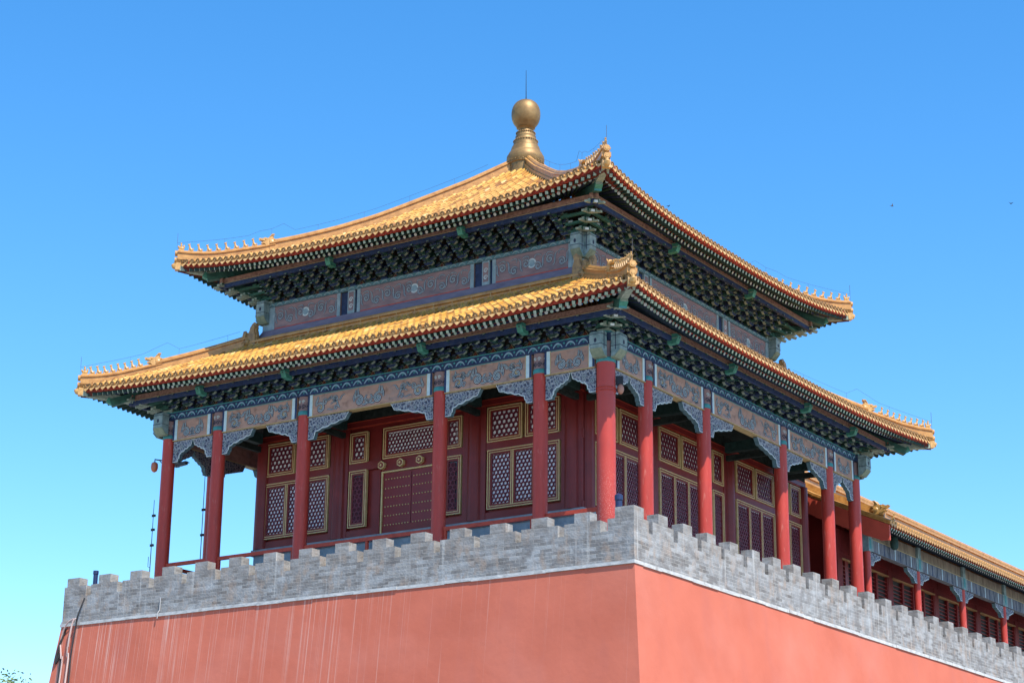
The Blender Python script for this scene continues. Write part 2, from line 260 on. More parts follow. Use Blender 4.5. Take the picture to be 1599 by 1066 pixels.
# ------------------------------------------------------------------ mesh builder
class MB:
    def __init__(s): s.v = []; s.f = []; s.m = []; s.t = []; s.mats = []; s.tone = 0.5
    def mi(s, m):
        if m not in s.mats: s.mats.append(m)
        return s.mats.index(m)
    def add(s, vs, fs, m, tone=None):
        o = len(s.v); s.v += [tuple(x) for x in vs]; k = s.mi(m)
        for f in fs:
            s.f.append([i+o for i in f]); s.m.append(k); s.t.append(s.tone if tone is None else tone)
    def box(s, a, b, m, ends=None):
        x0, y0, z0 = a; x1, y1, z1 = b
        vs = [(x0,y0,z0),(x1,y0,z0),(x1,y1,z0),(x0,y1,z0),(x0,y0,z1),(x1,y0,z1),(x1,y1,z1),(x0,y1,z1)]
        fs = [(0,3,2,1),(4,5,6,7),(0,1,5,4),(1,2,6,5),(2,3,7,6),(3,0,4,7)]
        s.add(vs, fs, m)
        if ends:                       # ends = {face index: material}
            for k, mm in ends.items(): s.m[-6+k] = s.mi(mm)
    def hexa(s, q0, q1, m, cap0=None, cap1=None):     # two quads joined
        s.add(list(q0)+list(q1), [(0,1,5,4),(1,2,6,5),(2,3,7,6),(3,0,4,7)], m)
        s.add(q0, [(3,2,1,0)], cap0 or m); s.add(q1, [(0,1,2,3)], cap1 or m)
    def bar(s, p0, p1, w, h, m, cap0=None, cap1=None, up=(0,0,1)):
        p0 = Vector(p0); p1 = Vector(p1); d = (p1-p0).normalized(); sd = d.cross(Vector(up)).normalized(); u = sd.cross(d)
        q = lambda p: [p-sd*w/2-u*h/2, p+sd*w/2-u*h/2, p+sd*w/2+u*h/2, p-sd*w/2+u*h/2]
        s.hexa(q(p0), q(p1), m, cap0, cap1)
    def tube(s, pts, r, m, n=8, cap=True, capm=None):
        pts = [Vector(p) for p in pts]; rings = []
        for i, p in enumerate(pts):
            d = (pts[min(i+1, len(pts)-1)]-pts[max(i-1, 0)]).normalized()
            a = d.cross(Vector((0,0,1)))
            if a.length < 1e-3: a = d.cross(Vector((1,0,0)))
            a.normalize(); b = d.cross(a)
            rr = r[i] if isinstance(r, (list, tuple)) else r
            rings.append([p+a*rr*math.cos(2*math.pi*k/n)+b*rr*math.sin(2*math.pi*k/n) for k in range(n)])
        vs = [v for g in rings for v in g]; fs = []
        for i in range(len(pts)-1):
            for k in range(n): fs.append((i*n+k, i*n+(k+1)%n, (i+1)*n+(k+1)%n, (i+1)*n+k))
        s.add(vs, fs, m)
        if cap: s.add(rings[0], [tuple(range(n))[::-1]], capm or m); s.add(rings[-1], [tuple(range(n))], capm or m)
    def lathe(s, prof, m, n=24, c=(0,0,0)):
        vs = []; fs = []
        for (r, z) in prof:
            for k in range(n): a = 2*math.pi*k/n; vs.append((c[0]+r*math.cos(a), c[1]+r*math.sin(a), c[2]+z))
        for i in range(len(prof)-1):
            for k in range(n): fs.append((i*n+k, i*n+(k+1)%n, (i+1)*n+(k+1)%n, (i+1)*n+k))
        fs.append(tuple(range(n))[::-1]); fs.append(tuple((len(prof)-1)*n+k for k in range(n)))
        s.add(vs, fs, m)
    def ball(s, c, r, m, n=8, k=6):
        rx, ry, rz = r if isinstance(r, (tuple, list)) else (r, r, r)
        vs = []; fs = []
        for i in range(k+1):
            th = math.pi*(i/k)*0.998+0.002
            for j in range(n):
                a = 2*math.pi*j/n; vs.append((c[0]+rx*math.sin(th)*math.cos(a), c[1]+ry*math.sin(th)*math.sin(a), c[2]+rz*math.cos(th)))
        for i in range(k):
            for j in range(n): fs.append((i*n+j, (i+1)*n+j, (i+1)*n+(j+1)%n, i*n+(j+1)%n))
        s.add(vs, fs, m)
    def prism(s, poly, f0, f1, m, rim=None):   # poly: list of 2d; f0,f1 map 2d->3d for the two faces
        n = len(poly); a = [f0(p) for p in poly]; b = [f1(p) for p in poly]
        s.add(a+b, [(i, (i+1)%n, n+(i+1)%n, n+i) for i in range(n)], rim or m)
        s.add(a, [tuple(range(n))[::-1]], m); s.add(b, [tuple(range(n))], m)
    def obj(s, name, parent=None, loc=None, k=0, smooth=False, tris=False):
        me = bpy.data.meshes.new(name); me.from_pydata(s.v, [], s.f)
        for m in s.mats: me.materials.append(m)
        me.polygons.foreach_set("material_index", s.m)
        if smooth: me.polygons.foreach_set("use_smooth", [True]*len(s.f))
        at = me.attributes.new("tone", 'FLOAT', 'FACE'); at.data.foreach_set("value", s.t)
        me.update()
        o = bpy.data.objects.new(name, me); col.objects.link(o)
        if smooth:
            md = None
            try: me.set_sharp_from_angle(angle=R(40))
            except Exception: pass
        place(o, parent, loc, k)
        return o

def place(o, parent, loc=None, k=0):
    if parent is not None:
        o.parent = parent
        if parent.parent is None:
            base = Vector(loc) if loc is not None else Vector((0,0,0))
            base = Matrix.Rotation(k*math.pi/2, 3, 'Z') @ base if k else base
            o.location = base - parent.location
            o.rotation_euler = (0, 0, k*math.pi/2)
        elif loc is not None: o.location = loc
    else:
        if loc is not None: o.location = loc
def copy_tree(o, parent=None):
    c = o.copy(); col.objects.link(c)
    if parent is not None: c.parent = parent
    for ch in [x for x in bpy.data.objects if x.parent == o]: copy_tree(ch, c)
    return c
def part_copy(o, loc, k=0, kids=()):
    c = o.copy(); col.objects.link(c); c.parent = o.parent
    base = Matrix.Rotation(k*math.pi/2, 3, 'Z') @ Vector(loc)
    c.location = base - o.parent.location; c.rotation_euler = (0, 0, k*math.pi/2)
    for ch in kids:
        d = ch.copy(); col.objects.link(d); d.parent = c
    return c
def thing(name, label, cat, loc=(0,0,0), group=None):
    o = bpy.data.objects.new(name, None); o.empty_display_size = 0.5; col.objects.link(o); o.location = loc
    return tag(o, label, cat, group)
def tag(o, label, cat, group=None, kind=None):
    o["label"] = label; o["category"] = cat
    if group: o["group"] = group
    if kind: o["kind"] = kind
    return o
S = lambda u, out, z: (u, -out, z)       # coordinates on a facade: along, outward, up

# ------------------------------------------------------------------ ground
g = MB(); g.add([(-3000,-3000,0),(3000,-3000,0),(3000,3000,0),(-3000,3000,0)], [(0,1,2,3)], PAVE)
gr = g.obj("ground"); gr["kind"] = "structure"

# ------------------------------------------------------------------ red terrace wall with battlements
WT, YEND = 11.32, 62.0
tw = thing("terrace_wall", "tall salmon red plastered terrace wall topped by grey brick battlements under the pavilion", "wall", (0, 0, 0))
def ring_solid(mb, z0, z1, o0, o1, m):
    a = [(-o0,-o0,z0),(o0,-o0,z0),(o0,YEND,z0),(-o0,YEND,z0)]; b = [(-o1,-o1,z1),(o1,-o1,z1),(o1,YEND,z1),(-o1,YEND,z1)]
    mb.add(a+b, [(0,1,5,4),(1,2,6,5),(2,3,7,6),(3,0,4,7),(4,5,6,7)], m)
b = MB(); ring_solid(b, 0, 12.0, WT-0.04+1.2, WT-0.04, PLASTER); b.obj("red_plaster_wall", tw)
# ledge (string course), slightly uneven
b = MB()
def wob_course(mb, z0, z1, out, m, seed, amp=0.02, dep=0.5):
    rnd = random.Random(seed)
    for axis in (0, 1):
        L0, L1 = (-out, out) if axis == 0 else (-out, YEND)
        t = L0; ang = 0
        zc = 0
        while t < L1-0.01:
            t2 = min(L1, t+rnd.uniform(0.7, 1.9)); d = rnd.uniform(-amp, amp); e = rnd.uniform(-0.008, 0.016)
            if axis == 0: mb.box((t, -out-e, z0+d*0.6), (t2-0.004, -out+dep, z1+d*0.3), m)
            else: mb.box((out-dep, t if t > -out+1e-6 else t+dep, z0+d*0.6), (out+e, t2-0.004, z1+d*0.3), m)
            t = t2
    mb.box((-out, -out+dep+0.003, z0), (-out+dep, YEND, z1), m)
wob_course(b, 12.0, 12.10, WT-0.003, LEDGE, 3); wob_course(b, 12.103, 12.185, WT-0.03, BRICK, 4, 0.012); b.obj("ledge", tw)
PO, PT = WT-0.05, 0.38    # parapet outer plane, thickness
b = MB()
b.box((-PO, -PO, 12.19), (PO, -PO+PT, 13.0), BRICK)
b.box((PO-PT, -PO+PT+0.002, 12.19), (PO, YEND, 13.0), BRICK)
b.box((-PO, -PO+PT+0.002, 12.19), (-PO+PT, YEND, 13.0), BRICK)
b.obj("parapet", tw)
PER = 1.458
b = MB()
b.box((-0.615, 0, 0), (0.615, PT, 0.355), BRICK); b.box((-0.27, 0.0, 0.358), (0.27, PT, 0.645), BRICK)
mer = b.obj("merlon", tw, (-PO+0.415+PER, -PO, 13.002))
b = MB(); b.box((-0.415, 0, 0), (0.615, PT, 0.355), BRICK); b.box((-0.30, 0.0, 0.358), (0.27, PT, 0.645), BRICK)
b.obj("merlon", tw, (-PO+0.415, -PO, 13.002))
mer_front = []
for i in range(2, 15):
    c = part_copy(mer, (-PO+0.415+i*PER, -PO, 13.002)); c.scale = (1+random.uniform(-.03,.03), 1, 1+random.uniform(-.04,.04))
b = MB()          # corner merlon
b.box((-0.87, 0, 0), (0, PT, 0.355), BRICK); b.box((-PT, PT+0.002, 0), (0, 0.82, 0.355), BRICK)
b.box((-0.62, 0, 0.358), (0, PT, 0.665), BRICK); b.box((-PT, PT+0.002, 0.358), (0, 0.55, 0.665), BRICK)
cm = b.obj("merlon", tw, (PO, -PO, 13.002))
for i in range(0, 48):
    y = -PO+0.82+0.22+0.615+i*PER
    c = part_copy(mer, (y, -PO, 13.002), 1); c.scale = (1+random.uniform(-.03,.03), 1, 1+random.uniform(-.04,.04))
b = MB()
b.box((-PO+PT+0.003, -PO+PT+0.003, 12.0), (PO-PT-0.003, YEND, 12.55), PAVE)
b.obj("terrace_floor", tw)

# ------------------------------------------------------------------ pavilion
ZF = 13.3; ZC = 18.74
pav = thing("corner_pavilion", "double eaved pavilion with golden ball finial, yellow tiled roofs and red columns", "pavilion", (0, 0, ZF))
A, B5, H = 2.36, 3.82, 9.0
COLU = [-9.0, -6.64, -2.82, 2.82, 6.64, 9.0]
HI = 6.64; HY1 = 9.58
b = MB(); b.box((-9.7, -9.7, 12.55), (9.7, 10.6, ZF-0.002), STONE); b.obj("stone_platform", pav)

# columns
def col_mesh(r, m, rings=()):
    mb = MB(); mb.lathe([(r*1.5, 0), (r*1.5, 0.10), (r*1.25, 0.2)], STONE, 20)
    mb.lathe([(r, 0.19), (r, 1.5), (r*0.985, ZC-ZF)], m, 28)
    for z in rings: mb.tube([(r*1.03*math.cos(a), r*1.03*math.sin(a), z) for a in [i*math.pi/14 for i in range(29)]], 0.018, m, 6, False)
    return mb
def head_mesh(r, w=0.62):
    mb = MB(); mb.lathe([(r*1.02, ZC-ZF+0.002), (r*1.05, ZC-ZF+0.02), (r*1.05, ZC-ZF+0.13), (r*0.98, ZC-ZF+0.15)], TEAL, 28)
    mb.lathe([(r*0.96, ZC-ZF+0.152), (r*0.96, 19.39-ZF)], PANELU, 28)
    for sx in (-1, 1):       # small cloud scroll on the column head, wrapped round it
        for f in range(2):
            for (c0, rad, tz) in ((0.03, 0.085, 0.27), (0.02, 0.06, 0.46)):
                pts = []
                for i in range(16):
                    t = i/15; a = t*9.0; rr = rad*(1-t*0.9)
                    th = f*math.pi/2 - math.pi/2 + (sx*(c0+0.055) + rr*math.cos(a)*sx)/r
                    pts.append((r*0.985*math.cos(th), r*0.985*math.sin(th), ZC-ZF+tz+rr*math.sin(a)))
                mb.tube(pts, 0.013, SCRD if rad > 0.07 else SCRL, 5, False)
    return mb
colo = col_mesh(0.235, RED).obj("column", pav, (-H, -H, ZF), smooth=True)
ch = head_mesh(0.235).obj("column_head", colo, smooth=True)
done = set()
for k in range(4):
    for u in COLU[:-1]:
        p = Matrix.Rotation(k*math.pi/2, 3, 'Z') @ Vector((u, -H, 0))
        if k == 0 and u == -9.0: continue
        if k == 1 and u == -9.0: continue
        if k == 2 and -9 < u < 6: continue
        part_copy(colo, (u, -H, ZF), k, (ch,))
cc = col_mesh(0.29, REDC, (4.55, 4.64)).obj("column", pav, (H, -H, ZF), smooth=True)
head_mesh(0.29).obj("column_head", cc, smooth=True)

# ---------- painted scrollwork
def ribbon(mb, pts, w, m, out, face=S):
    n = len(pts); L = []; Rr = []
    for i, p in enumerate(pts):
        a = pts[max(i-1, 0)]; c = pts[min(i+1, n-1)]; dx, dz = c[0]-a[0], c[1]-a[1]; d = math.hypot(dx, dz) or 1
        t = i/(n-1); ww = w*(0.25+0.75*math.sin(math.pi*min(1, max(0.0, 0.12+0.8*t))))/2
        L.append((p[0]-dz/d*ww, p[1]+dx/d*ww)); Rr.append((p[0]+dz/d*ww, p[1]-dx/d*ww))
    vs = [face(x, out, z) for x, z in L]+[face(x, out, z) for x, z in Rr]
    mb.add(vs, [(i, i+1, n+i+1, n+i) for i in range(n-1)], m)
def spiral(c, r, turns, sgn, a0=0.0, n=30):
    return [(c[0]+sgn*r*(1-0.9*t)*math.cos(a0+turns*2*math.pi*t), c[1]+r*(1-0.9*t)*math.sin(a0+turns*2*math.pi*t)) for t in [i/(n-1) for i in range(n)]]
def bez(p0, p1, p2, p3, n=12):
    return [tuple((1-t)**3*a+3*(1-t)**2*t*b_+3*(1-t)*t*t*c+t**3*d for a, b_, c, d in zip(p0, p1, p2, p3)) for t in [i/(n-1) for i in range(n)]]
def stroke(mb, pts, w, out, light=SCRL):
    ribbon(mb, pts, w*1.5, SCRD, out+0.005); ribbon(mb, pts, w*0.85, light, out+0.009); ribbon(mb, pts, w*0.36, SCRM, out+0.012)
def disc(mb, c, r, m, out, n=18):
    mb.add([S(c[0]+r*math.cos(2*math.pi*i/n), out, c[1]+r*math.sin(2*math.pi*i/n)) for i in range(n)], [tuple(range(n))], m)
def flame_scroll(mb, c, r, s, out, rnd):
    x, z = c
    disc(mb, c, r*0.5, POST, out+0.003)
    stroke(mb, spiral(c, r, 1.35, s, rnd.uniform(-0.4, 0.4)), r*0.44, out)
    stroke(mb, bez((x+s*r, z), (x+s*r*1.25, z+r*0.8), (x+s*r*0.5, z+r*1.1), (x+s*r*0.75, z+r*1.9)), r*0.42, out)
    stroke(mb, bez((x+s*r*0.3, z+r*0.95), (x-s*r*0.1, z+r*1.4), (x+s*r*0.5, z+r*1.5), (x+s*r*0.15, z+r*2.1)), r*0.34, out)
    stroke(mb, bez((x-s*r*0.7, z-r*0.7), (x-s*r*1.5, z-r*1.0), (x-s*r*1.7, z-r*0.2), (x-s*r*2.2, z-r*0.75)), r*0.34, out)
    stroke(mb, bez((x-s*r*0.95, z+r*0.1), (x-s*r*1.5, z+r*0.1), (x-s*r*1.3, z+r*0.8), (x-s*r*1.75, z+r*0.6)), r*0.3, out)
    stroke(mb, spiral((x-s*r*1.55, z-r*0.25), r*0.36, 1.1, -s), r*0.22, out)
def end_scroll(mb, c, r, s, out, rnd):
    x, z = c
    disc(mb, c, r*0.5, SCRG, out+0.003)
    stroke(mb, spiral(c, r, 1.35, -s, 0.4), r*0.44, out)
    stroke(mb, bez((x-s*r*0.9, z+r*0.4), (x-s*r*1.1, z+r*1.3), (x-s*r*0.3, z+r*1.5), (x-s*r*0.6, z+r*2.2)), r*0.38, out)
    stroke(mb, spiral((x+s*r*1.1, z+r*1.0), r*0.55, 1.3, s, 1.0), r*0.3, out)
    stroke(mb, bez((x+s*r*1.5, z+r*1.2), (x+s*r*2.2, z+r*1.1), (x+s*r*2.0, z+r*1.7), (x+s*r*2.7, z+r*1.9)), r*0.32, out)

BF = 9.17     # beam face
def beam(k, u0, u1, vis):
    z0, z1 = 18.66, 19.40
    mb = MB(); mb.box((u0, -BF, z0), (u1, -BF+0.34, z1), PANEL)
    # gilt lower edge, pale end bands with blue strips
    mb.box((u0, -BF-0.004, z0-0.022), (u1, -BF+0.30, z0-0.002), SCRG)
    for s, e in ((1, u0), (-1, u1)):
        mb.box(tuple(sorted((e, e+s*0.075))[:1])+(-BF-0.006, z0+0.004), (max(e, e+s*0.075), -BF-0.001, z1-0.004), BLUE)
        a, c = sorted((e+s*0.079, e+s*0.20)); mb.box((a, -BF-0.010, z0+0.004), (c, -BF-0.001, z1-0.004), PALEB)
        a, c = sorted((e+s*0.204, e+s*0.222)); mb.box((a, -BF-0.007, z0+0.004), (c, -BF-0.001, z1-0.004), SCRG)
    mb.box((u0+0.225, -BF-0.005, z1-0.035), (u1-0.225, -BF-0.001, z1-0.008), TEAL)
    if not vis: mb.obj("painted_beam", pav, (0, 0, 0), k); return
    rnd = random.Random(int(u0*10)+k); sc = mb; L = u1-u0; um = (u0+u1)/2
    if L > 3:
        for s in (-1, 1):
            flame_scroll(sc, (um+s*0.40, z0+0.25), 0.20, s, BF, rnd)
            end_scroll(sc, ((u0 if s > 0 else u1)+s*0.54, z0+0.23), 0.19, s, BF, rnd)
            xm = um+s*(L/2*0.5+0.12)
            stroke(sc, spiral((xm, z0+0.46), 0.12, 1.4, s, 0.6), 0.05, BF); stroke(sc, bez((xm-s*0.14, z0+0.42), (xm-s*0.3, z0+0.36), (xm-s*0.2, z0+0.58), (xm-s*0.42, z0+0.56)), 0.05, BF); stroke(sc, bez((xm+s*0.12, z0+0.5), (xm+s*0.3, z0+0.62), (xm+s*0.22, z0+0.4), (xm+s*0.4, z0+0.5)), 0.05, BF); stroke(sc, spiral((xm-s*0.05, z0+0.16), 0.09, 1.3, -s, 0.2), 0.045, BF); stroke(sc, bez((xm+s*0.05, z0+0.12), (xm+s*0.2, z0+0.06), (xm+s*0.2, z0+0.2), (xm+s*0.36, z0+0.12)), 0.04, BF)
            if L > 4: stroke(sc, bez((um+s*1.2, z0+0.12), (um+s*1.4, z0+0.4), (um+s*1.25, z0+0.5), (um+s*1.6, z0+0.3)), 0.06, BF)
            if L > 4: stroke(sc, spiral((um+s*1.45, z0+0.42), 0.11, 1.2, s), 0.05, BF)
    else:
        for s in (-1, 1): flame_scroll(sc, (um+s*0.30, z0+0.24), 0.18, s, BF, rnd)
    mb.obj("painted_beam", pav, (0, 0, 0), k)
for k in range(4):
    for i in range(5):
        if k == 2 and i < 4: continue
        r0 = 0.24 if i > 0 else 0.3; r1 = 0.24 if i < 4 else 0.3
        beam(k, COLU[i]+r0+0.003, COLU[i+1]-r1-0.003, k in (0, 1))
# plate beam with wave border above
def wave_band(mb, u0, u1, z0, z1, out, blue, light, per=0.46):
    n = int((u1-u0)/per)
    for i in range(n):
        c = u0+(i+0.5)*(u1-u0)/n; h = z1-z0
        pts = [(c-per*0.36+per*0.72*t, z0+h*0.12+h*0.62*max(0, math.sin(math.pi*t))**0.7) for t in [j/12 for j in range(13)]]
        ribbon(mb, pts, h*0.26, light, out+0.004)
        ribbon(mb, spiral((c+per*0.06, z0+h*0.36), h*0.22, 1.0, 1, 0, 10), h*0.13, TEAL, out+0.005)
        disc(mb, (c-per*0.5, z0+h*0.68), h*0.17, TEAL, out+0.006, 10)
for k in range(4):
    mb = MB(); mb.box((-9.3+(0.37 if k%2 else 0), -BF-0.03, 19.403), (9.3-(0.37 if k%2 else 0), -BF+0.36, 19.655), BLUE)
    if k < 2: wave_band(mb, -9.0, 9.0, 19.42, 19.64, BF+0.03, BLUE, WAVEL)
    mb.box((-9.3, -BF-0.035, 19.658), (9.3, -BF+0.3, 19.69), TEAL)
    mb.obj("plate_beam", pav, (0, 0, 0), k)
# crossing beam ends at the corners
def boss(m0, z0, z1, e0, e1, face, th):
    mb = MB(); h = z1-z0
    poly = [(e0, z1), (e1-0.06, z1), (e1, z1-0.06), (e1, z0+h*0.42), (e1-0.06, z0+h*0.22), (e1-0.2, z0+h*0.02), (e0, z0)]
    mb.prism(poly, lambda p: S(p[0], face, p[1]), lambda p: S(p[0], face-th, p[1]), m0)
    low = [(e1+0.004, z0+h*0.30), (e1-0.056, z0+h*0.20), (e1-0.2, z0+h*0.02-0.004), (e0, z0-0.004), (e0, z0+h*0.05), (e1-0.2, z0+h*0.08), (e1-0.05, z0+h*0.25)]
    mb.prism(low, lambda p: S(p[0], face+0.006, p[1]), lambda p: S(p[0], face-th-0.002, p[1]), BOSSY, BOSSY)
    for zz in (0.45, 0.86): mb.box((e0, -face-0.008, z0+h*zz), (e1+0.006, -face+th, z0+h*zz+0.018), SCRD)
    mb.box(((e0+e1)/2-0.012, -face-0.008, z0+h*0.3), ((e0+e1)/2+0.012, -face+0.01, z1-0.01), SCRD)
    mb.prism([((e0+e1)/2+0.045*math.cos(a), z0+h*0.62+0.07*math.sin(a)) for a in [i*math.pi/6 for i in range(12)]], lambda p: S(e1+0.008, face-th/2+p[0]-(e0+e1)/2, p[1]), lambda p: S(e1-0.02, face-th/2+p[0]-(e0+e1)/2, p[1]), SCRD)
    return mb
bs = boss(BOSSB, 18.83, 19.62, 9.31, 9.64, 9.22, 0.42).obj("beam_end", pav, (0, 0, 0), 0)
for k in (1, 2, 3): part_copy(bs, (0, 0, 0), k)
def boss_m(*a):
    mb = boss(*a); mb.v = [(-x, y, z) for x, y, z in mb.v]; mb.f = [f[::-1] for f in mb.f]; return mb
bs2 = boss_m(BOSSB, 18.83, 19.62, 9.31, 9.64, 9.22, 0.42).obj("beam_end", pav, (0, 0, 0), 0)
for k in (1, 2, 3): part_copy(bs2, (0, 0, 0), k)

# carved brackets under the beams (queti)
def queti(L, hgt, th=0.16):
    top = [(0, 0)]; bot = []
    n = 44
    for i in range(n+1):
        u = L*i/n
        if u < 0.24: d = hgt
        else:
            t = (u-0.24)/(L-0.24); d = hgt*(0.66-0.42*t)*min(1, (1-t)*9+0.06) + 0.05*abs(math.sin(t*math.pi*4.0))*(1-0.5*t)*min(1, (1-t)*9)
            if u < 0.30: d = max(d, hgt*0.86)
            d = max(0.03, d)
        bot.append((u, -d))
    poly = [(0, 0)]+bot+[(L, 0)]
    mb = MB()
    top_z = 18.635
    n = len(poly)
    # as quads between the top line and the scalloped edge
    fr = [S(u, BF-0.07, top_z) for u, d in bot]+[S(u, BF-0.07, top_z+d) for u, d in bot]
    bk = [S(u, BF-0.07-th, top_z) for u, d in bot]+[S(u, BF-0.07-th, top_z+d) for u, d in bot]
    N_ = len(bot)
    mb.add(fr, [(i, N_+i, N_+i+1, i+1) for i in range(N_-1)], CARVED)
    mb.add(bk, [(i+1, N_+i+1, N_+i, i) for i in range(N_-1)], CARVED)
    mb.add(fr[N_:]+bk[N_:], [(i, N_+i, N_+i+1, i+1) for i in range(N_-1)], BPLATE)
    mb.add([fr[0], fr[N_], bk[N_], bk[0]], [(0, 1, 2, 3)], CARVED)
    rim = [(u, top_z+d+0.018) for u, d in bot]
    ribbon(mb, rim, 0.04, SCRL, BF-0.07+0.004)
    for c, r, s in ((0.14, 0.09, 1), (0.42, 0.08, -1), (0.72, 0.06, 1)):
        if c+0.1 < L*0.75:
            stroke(mb, spiral((c, top_z-hgt*0.62*(1-c/L)), r, 1.4, s), 0.05, BF-0.07)
    return mb
QM = {}
def add_queti(k, u, s, L, hgt=0.76):
    key = (round(L, 2), s)
    if key not in QM:
        mb = queti(L, hgt)
        if s < 0: mb.v = [(-x, y, z) for x, y, z in mb.v]; mb.f = [f[::-1] for f in mb.f]
        QM[key] = mb.obj("carved_bracket", pav, (u, 0, 0), k); return
    part_copy(QM[key], (u, 0, 0), k)
for k in range(4):
    for i in range(5):
        if k == 2 and i < 4: continue
        L = COLU[i+1]-COLU[i]; q = 1.0 if L < 3 else (1.38 if L < 4.5 else 1.72)
        r0 = 0.3 if i == 0 else 0.24; r1 = 0.3 if i == 4 else 0.24
        if L < 3: q = (L-r0-r1)/2-0.01
        add_queti(k, COLU[i]+r0, 1, q); add_queti(k, COLU[i+1]-r1, -1, q)

# ---------- roofs
def interp(tab, x):
    if x >= tab[0][0]:
        (x0, y0), (x1, y1) = tab[0], tab[1]; return y0+(x-x0)*(y1-y0)/(x1-x0)
    for (x0, y0), (x1, y1) in zip(tab, tab[1:]):
        if x >= x1: return y0+(x-x0)*(y1-y0)/(x1-x0)
    return tab[-1][1]
class Roof: pass
LO = Roof(); LO.T = 11.05; LO.O = 0.22; LO.R = 0.34; LO.Tc = 11.26; LO.top = 7.15
LO.tab = [(11.5, 20.03), (11.05, 20.25), (10.4, 20.56), (9.6, 20.97), (8.6, 21.5), (7.9, 21.9), (7.15, 22.35), (6.9, 22.5)]
UP = Roof(); UP.T = 8.9; UP.O = 0.18; UP.R = 0.56; UP.Tc = 9.08; UP.top = 0.72
UP.tab = [(9.4, 24.72), (8.9, 24.92), (8.0, 25.28), (7.0, 25.74), (6.0, 26.25), (5.0, 26.8), (4.0, 27.42), (3.4, 27.85), (2.5, 28.5), (1.6, 29.15), (0.9, 29.72), (0.5, 30.05), (0.3, 30.25)]
def rz(r, u, w_): return interp(r.tab, w_)+r.R*(min(1.05, abs(u)/r.Tc))**3
def rw(r, u): return r.T+r.O*(abs(u)/r.Tc)**3
SP = 0.262
def roof_slope(r):
    mb = MB(); nrow = int(2*r.Tc/SP); sp = 2*r.Tc/nrow; rb = 0.082; rnd = random.Random(11)
    ta = [math.pi*j/5 for j in range(6)]
    for i in range(nrow):
        u = -r.Tc+(i+0.5)*sp; w0 = rw(r, u); w1 = max(r.top, abs(u)+0.02)
        if w0-w1 < 0.12: continue
        nt = max(1, int(round((w0-w1)/0.34))); rowt = rnd.uniform(-0.12, 0.12)
        for t in range(nt):
            a = w0+(w1-w0)*t/nt; c = w0+(w1-w0)*(t+1)/nt
            za = rz(r, u, a); zc_ = rz(r, u, c); lift = 0.014
            q = [(u+rb*1.04*math.cos(x), -a, za+lift+rb*1.08*math.sin(x)) for x in ta]+[(u+rb*0.95*math.cos(x), -c, zc_+rb*math.sin(x)) for x in ta]
            tn = min(1, max(0, 0.5+rowt+rnd.gauss(0, 0.24)))
            mb.add(q, [(j, j+1, 7+j, 6+j) for j in range(5)], TILE, tn)
            if t > 0: mb.add(q[:6], [(5, 4, 3, 2, 1, 0)], TILE, 0.1)
    # pan courses between the barrels
    for i in range(nrow+1):
        ua = -r.Tc+(i-0.5)*sp; ub = ua+sp; um = (ua+ub)/2
        if abs(um) > r.Tc: continue
        ua = max(ua, -r.Tc); ub = min(ub, r.Tc)
        w0 = rw(r, um)-0.02; w1 = max(r.top, min(abs(ua), abs(ub)))
        nt = max(1, int(round((w0-w1)/0.34)))
        for t in range(nt):
            a = w0+(w1-w0)*t/nt; c = w0+(w1-w0)*(t+1)/nt
            za = rz(r, um, a)-0.008; zc_ = rz(r, um, c)-0.03
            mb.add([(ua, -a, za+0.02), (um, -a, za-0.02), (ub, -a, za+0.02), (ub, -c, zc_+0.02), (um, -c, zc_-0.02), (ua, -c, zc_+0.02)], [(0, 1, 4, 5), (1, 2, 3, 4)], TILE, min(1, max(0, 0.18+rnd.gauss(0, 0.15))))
    # nail caps a little above the eave
    for i in range(nrow):
        u = -r.Tc+(i+0.5)*sp; w_ = rw(r, u)-0.27
        if w_ > abs(u)+0.1: mb.ball((u, -w_, rz(r, u, w_)+0.105), (0.026, 0.026, 0.035), NAIL, 6, 4)
    return mb, nrow, sp
def eave_tiles(r, nrow, sp):
    mb = MB()
    for i in range(nrow):
        u = -r.Tc+(i+0.5)*sp; w_ = rw(r, u); z = rz(r, u, w_)+0.012; n = 14
        rr = 0.098
        f = [(u+rr*math.cos(2*math.pi*j/n), -w_-0.03, z+rr*math.sin(2*math.pi*j/n)) for j in range(n)]
        bk = [(u+rr*math.cos(2*math.pi*j/n), -w_+0.03, z+rr*math.sin(2*math.pi*j/n)) for j in range(n)]
        inn = [(u+rr*0.72*math.cos(2*math.pi*j/n), -w_-0.03, z+rr*0.72*math.sin(2*math.pi*j/n)) for j in range(n)]
        inr = [(x, y+0.014, zz) for x, y, zz in inn]
        mb.add(f+bk, [(j, (j+1)%n, n+(j+1)%n, n+j) for j in range(n)], DISCD)
        mb.add(f+inn, [(j, n+j, n+(j+1)%n, (j+1)%n) for j in range(n)], DISCD)
        mb.add(inn+inr, [(j, n+j, n+(j+1)%n, (j+1)%n) for j in range(n)], DISCD)
        mb.add(inr, [tuple(range(n))], DISCD)
        mb.ball((u, -w_-0.016, z), (0.03, 0.015, 0.03), DISC, 6, 4)
    for i in range(nrow-1):
        u = -r.Tc+(i+1)*sp; w_ = rw(r, u); z = rz(r, u, w_)-0.035
        poly = [(-sp*0.46, 0.02), (-sp*0.40, -0.055), (-sp*0.2, -0.105), (0, -0.15), (sp*0.2, -0.105), (sp*0.40, -0.055), (sp*0.46, 0.02), (sp*0.2, -0.025), (-sp*0.2, -0.025)]
        mb.prism(poly, lambda p: (u+p[0], -w_-0.018+p[1]*0.25, z+p[1]), lambda p: (u+p[0], -w_+0.012+p[1]*0.25, z+p[1]), DRIP)
    return mb
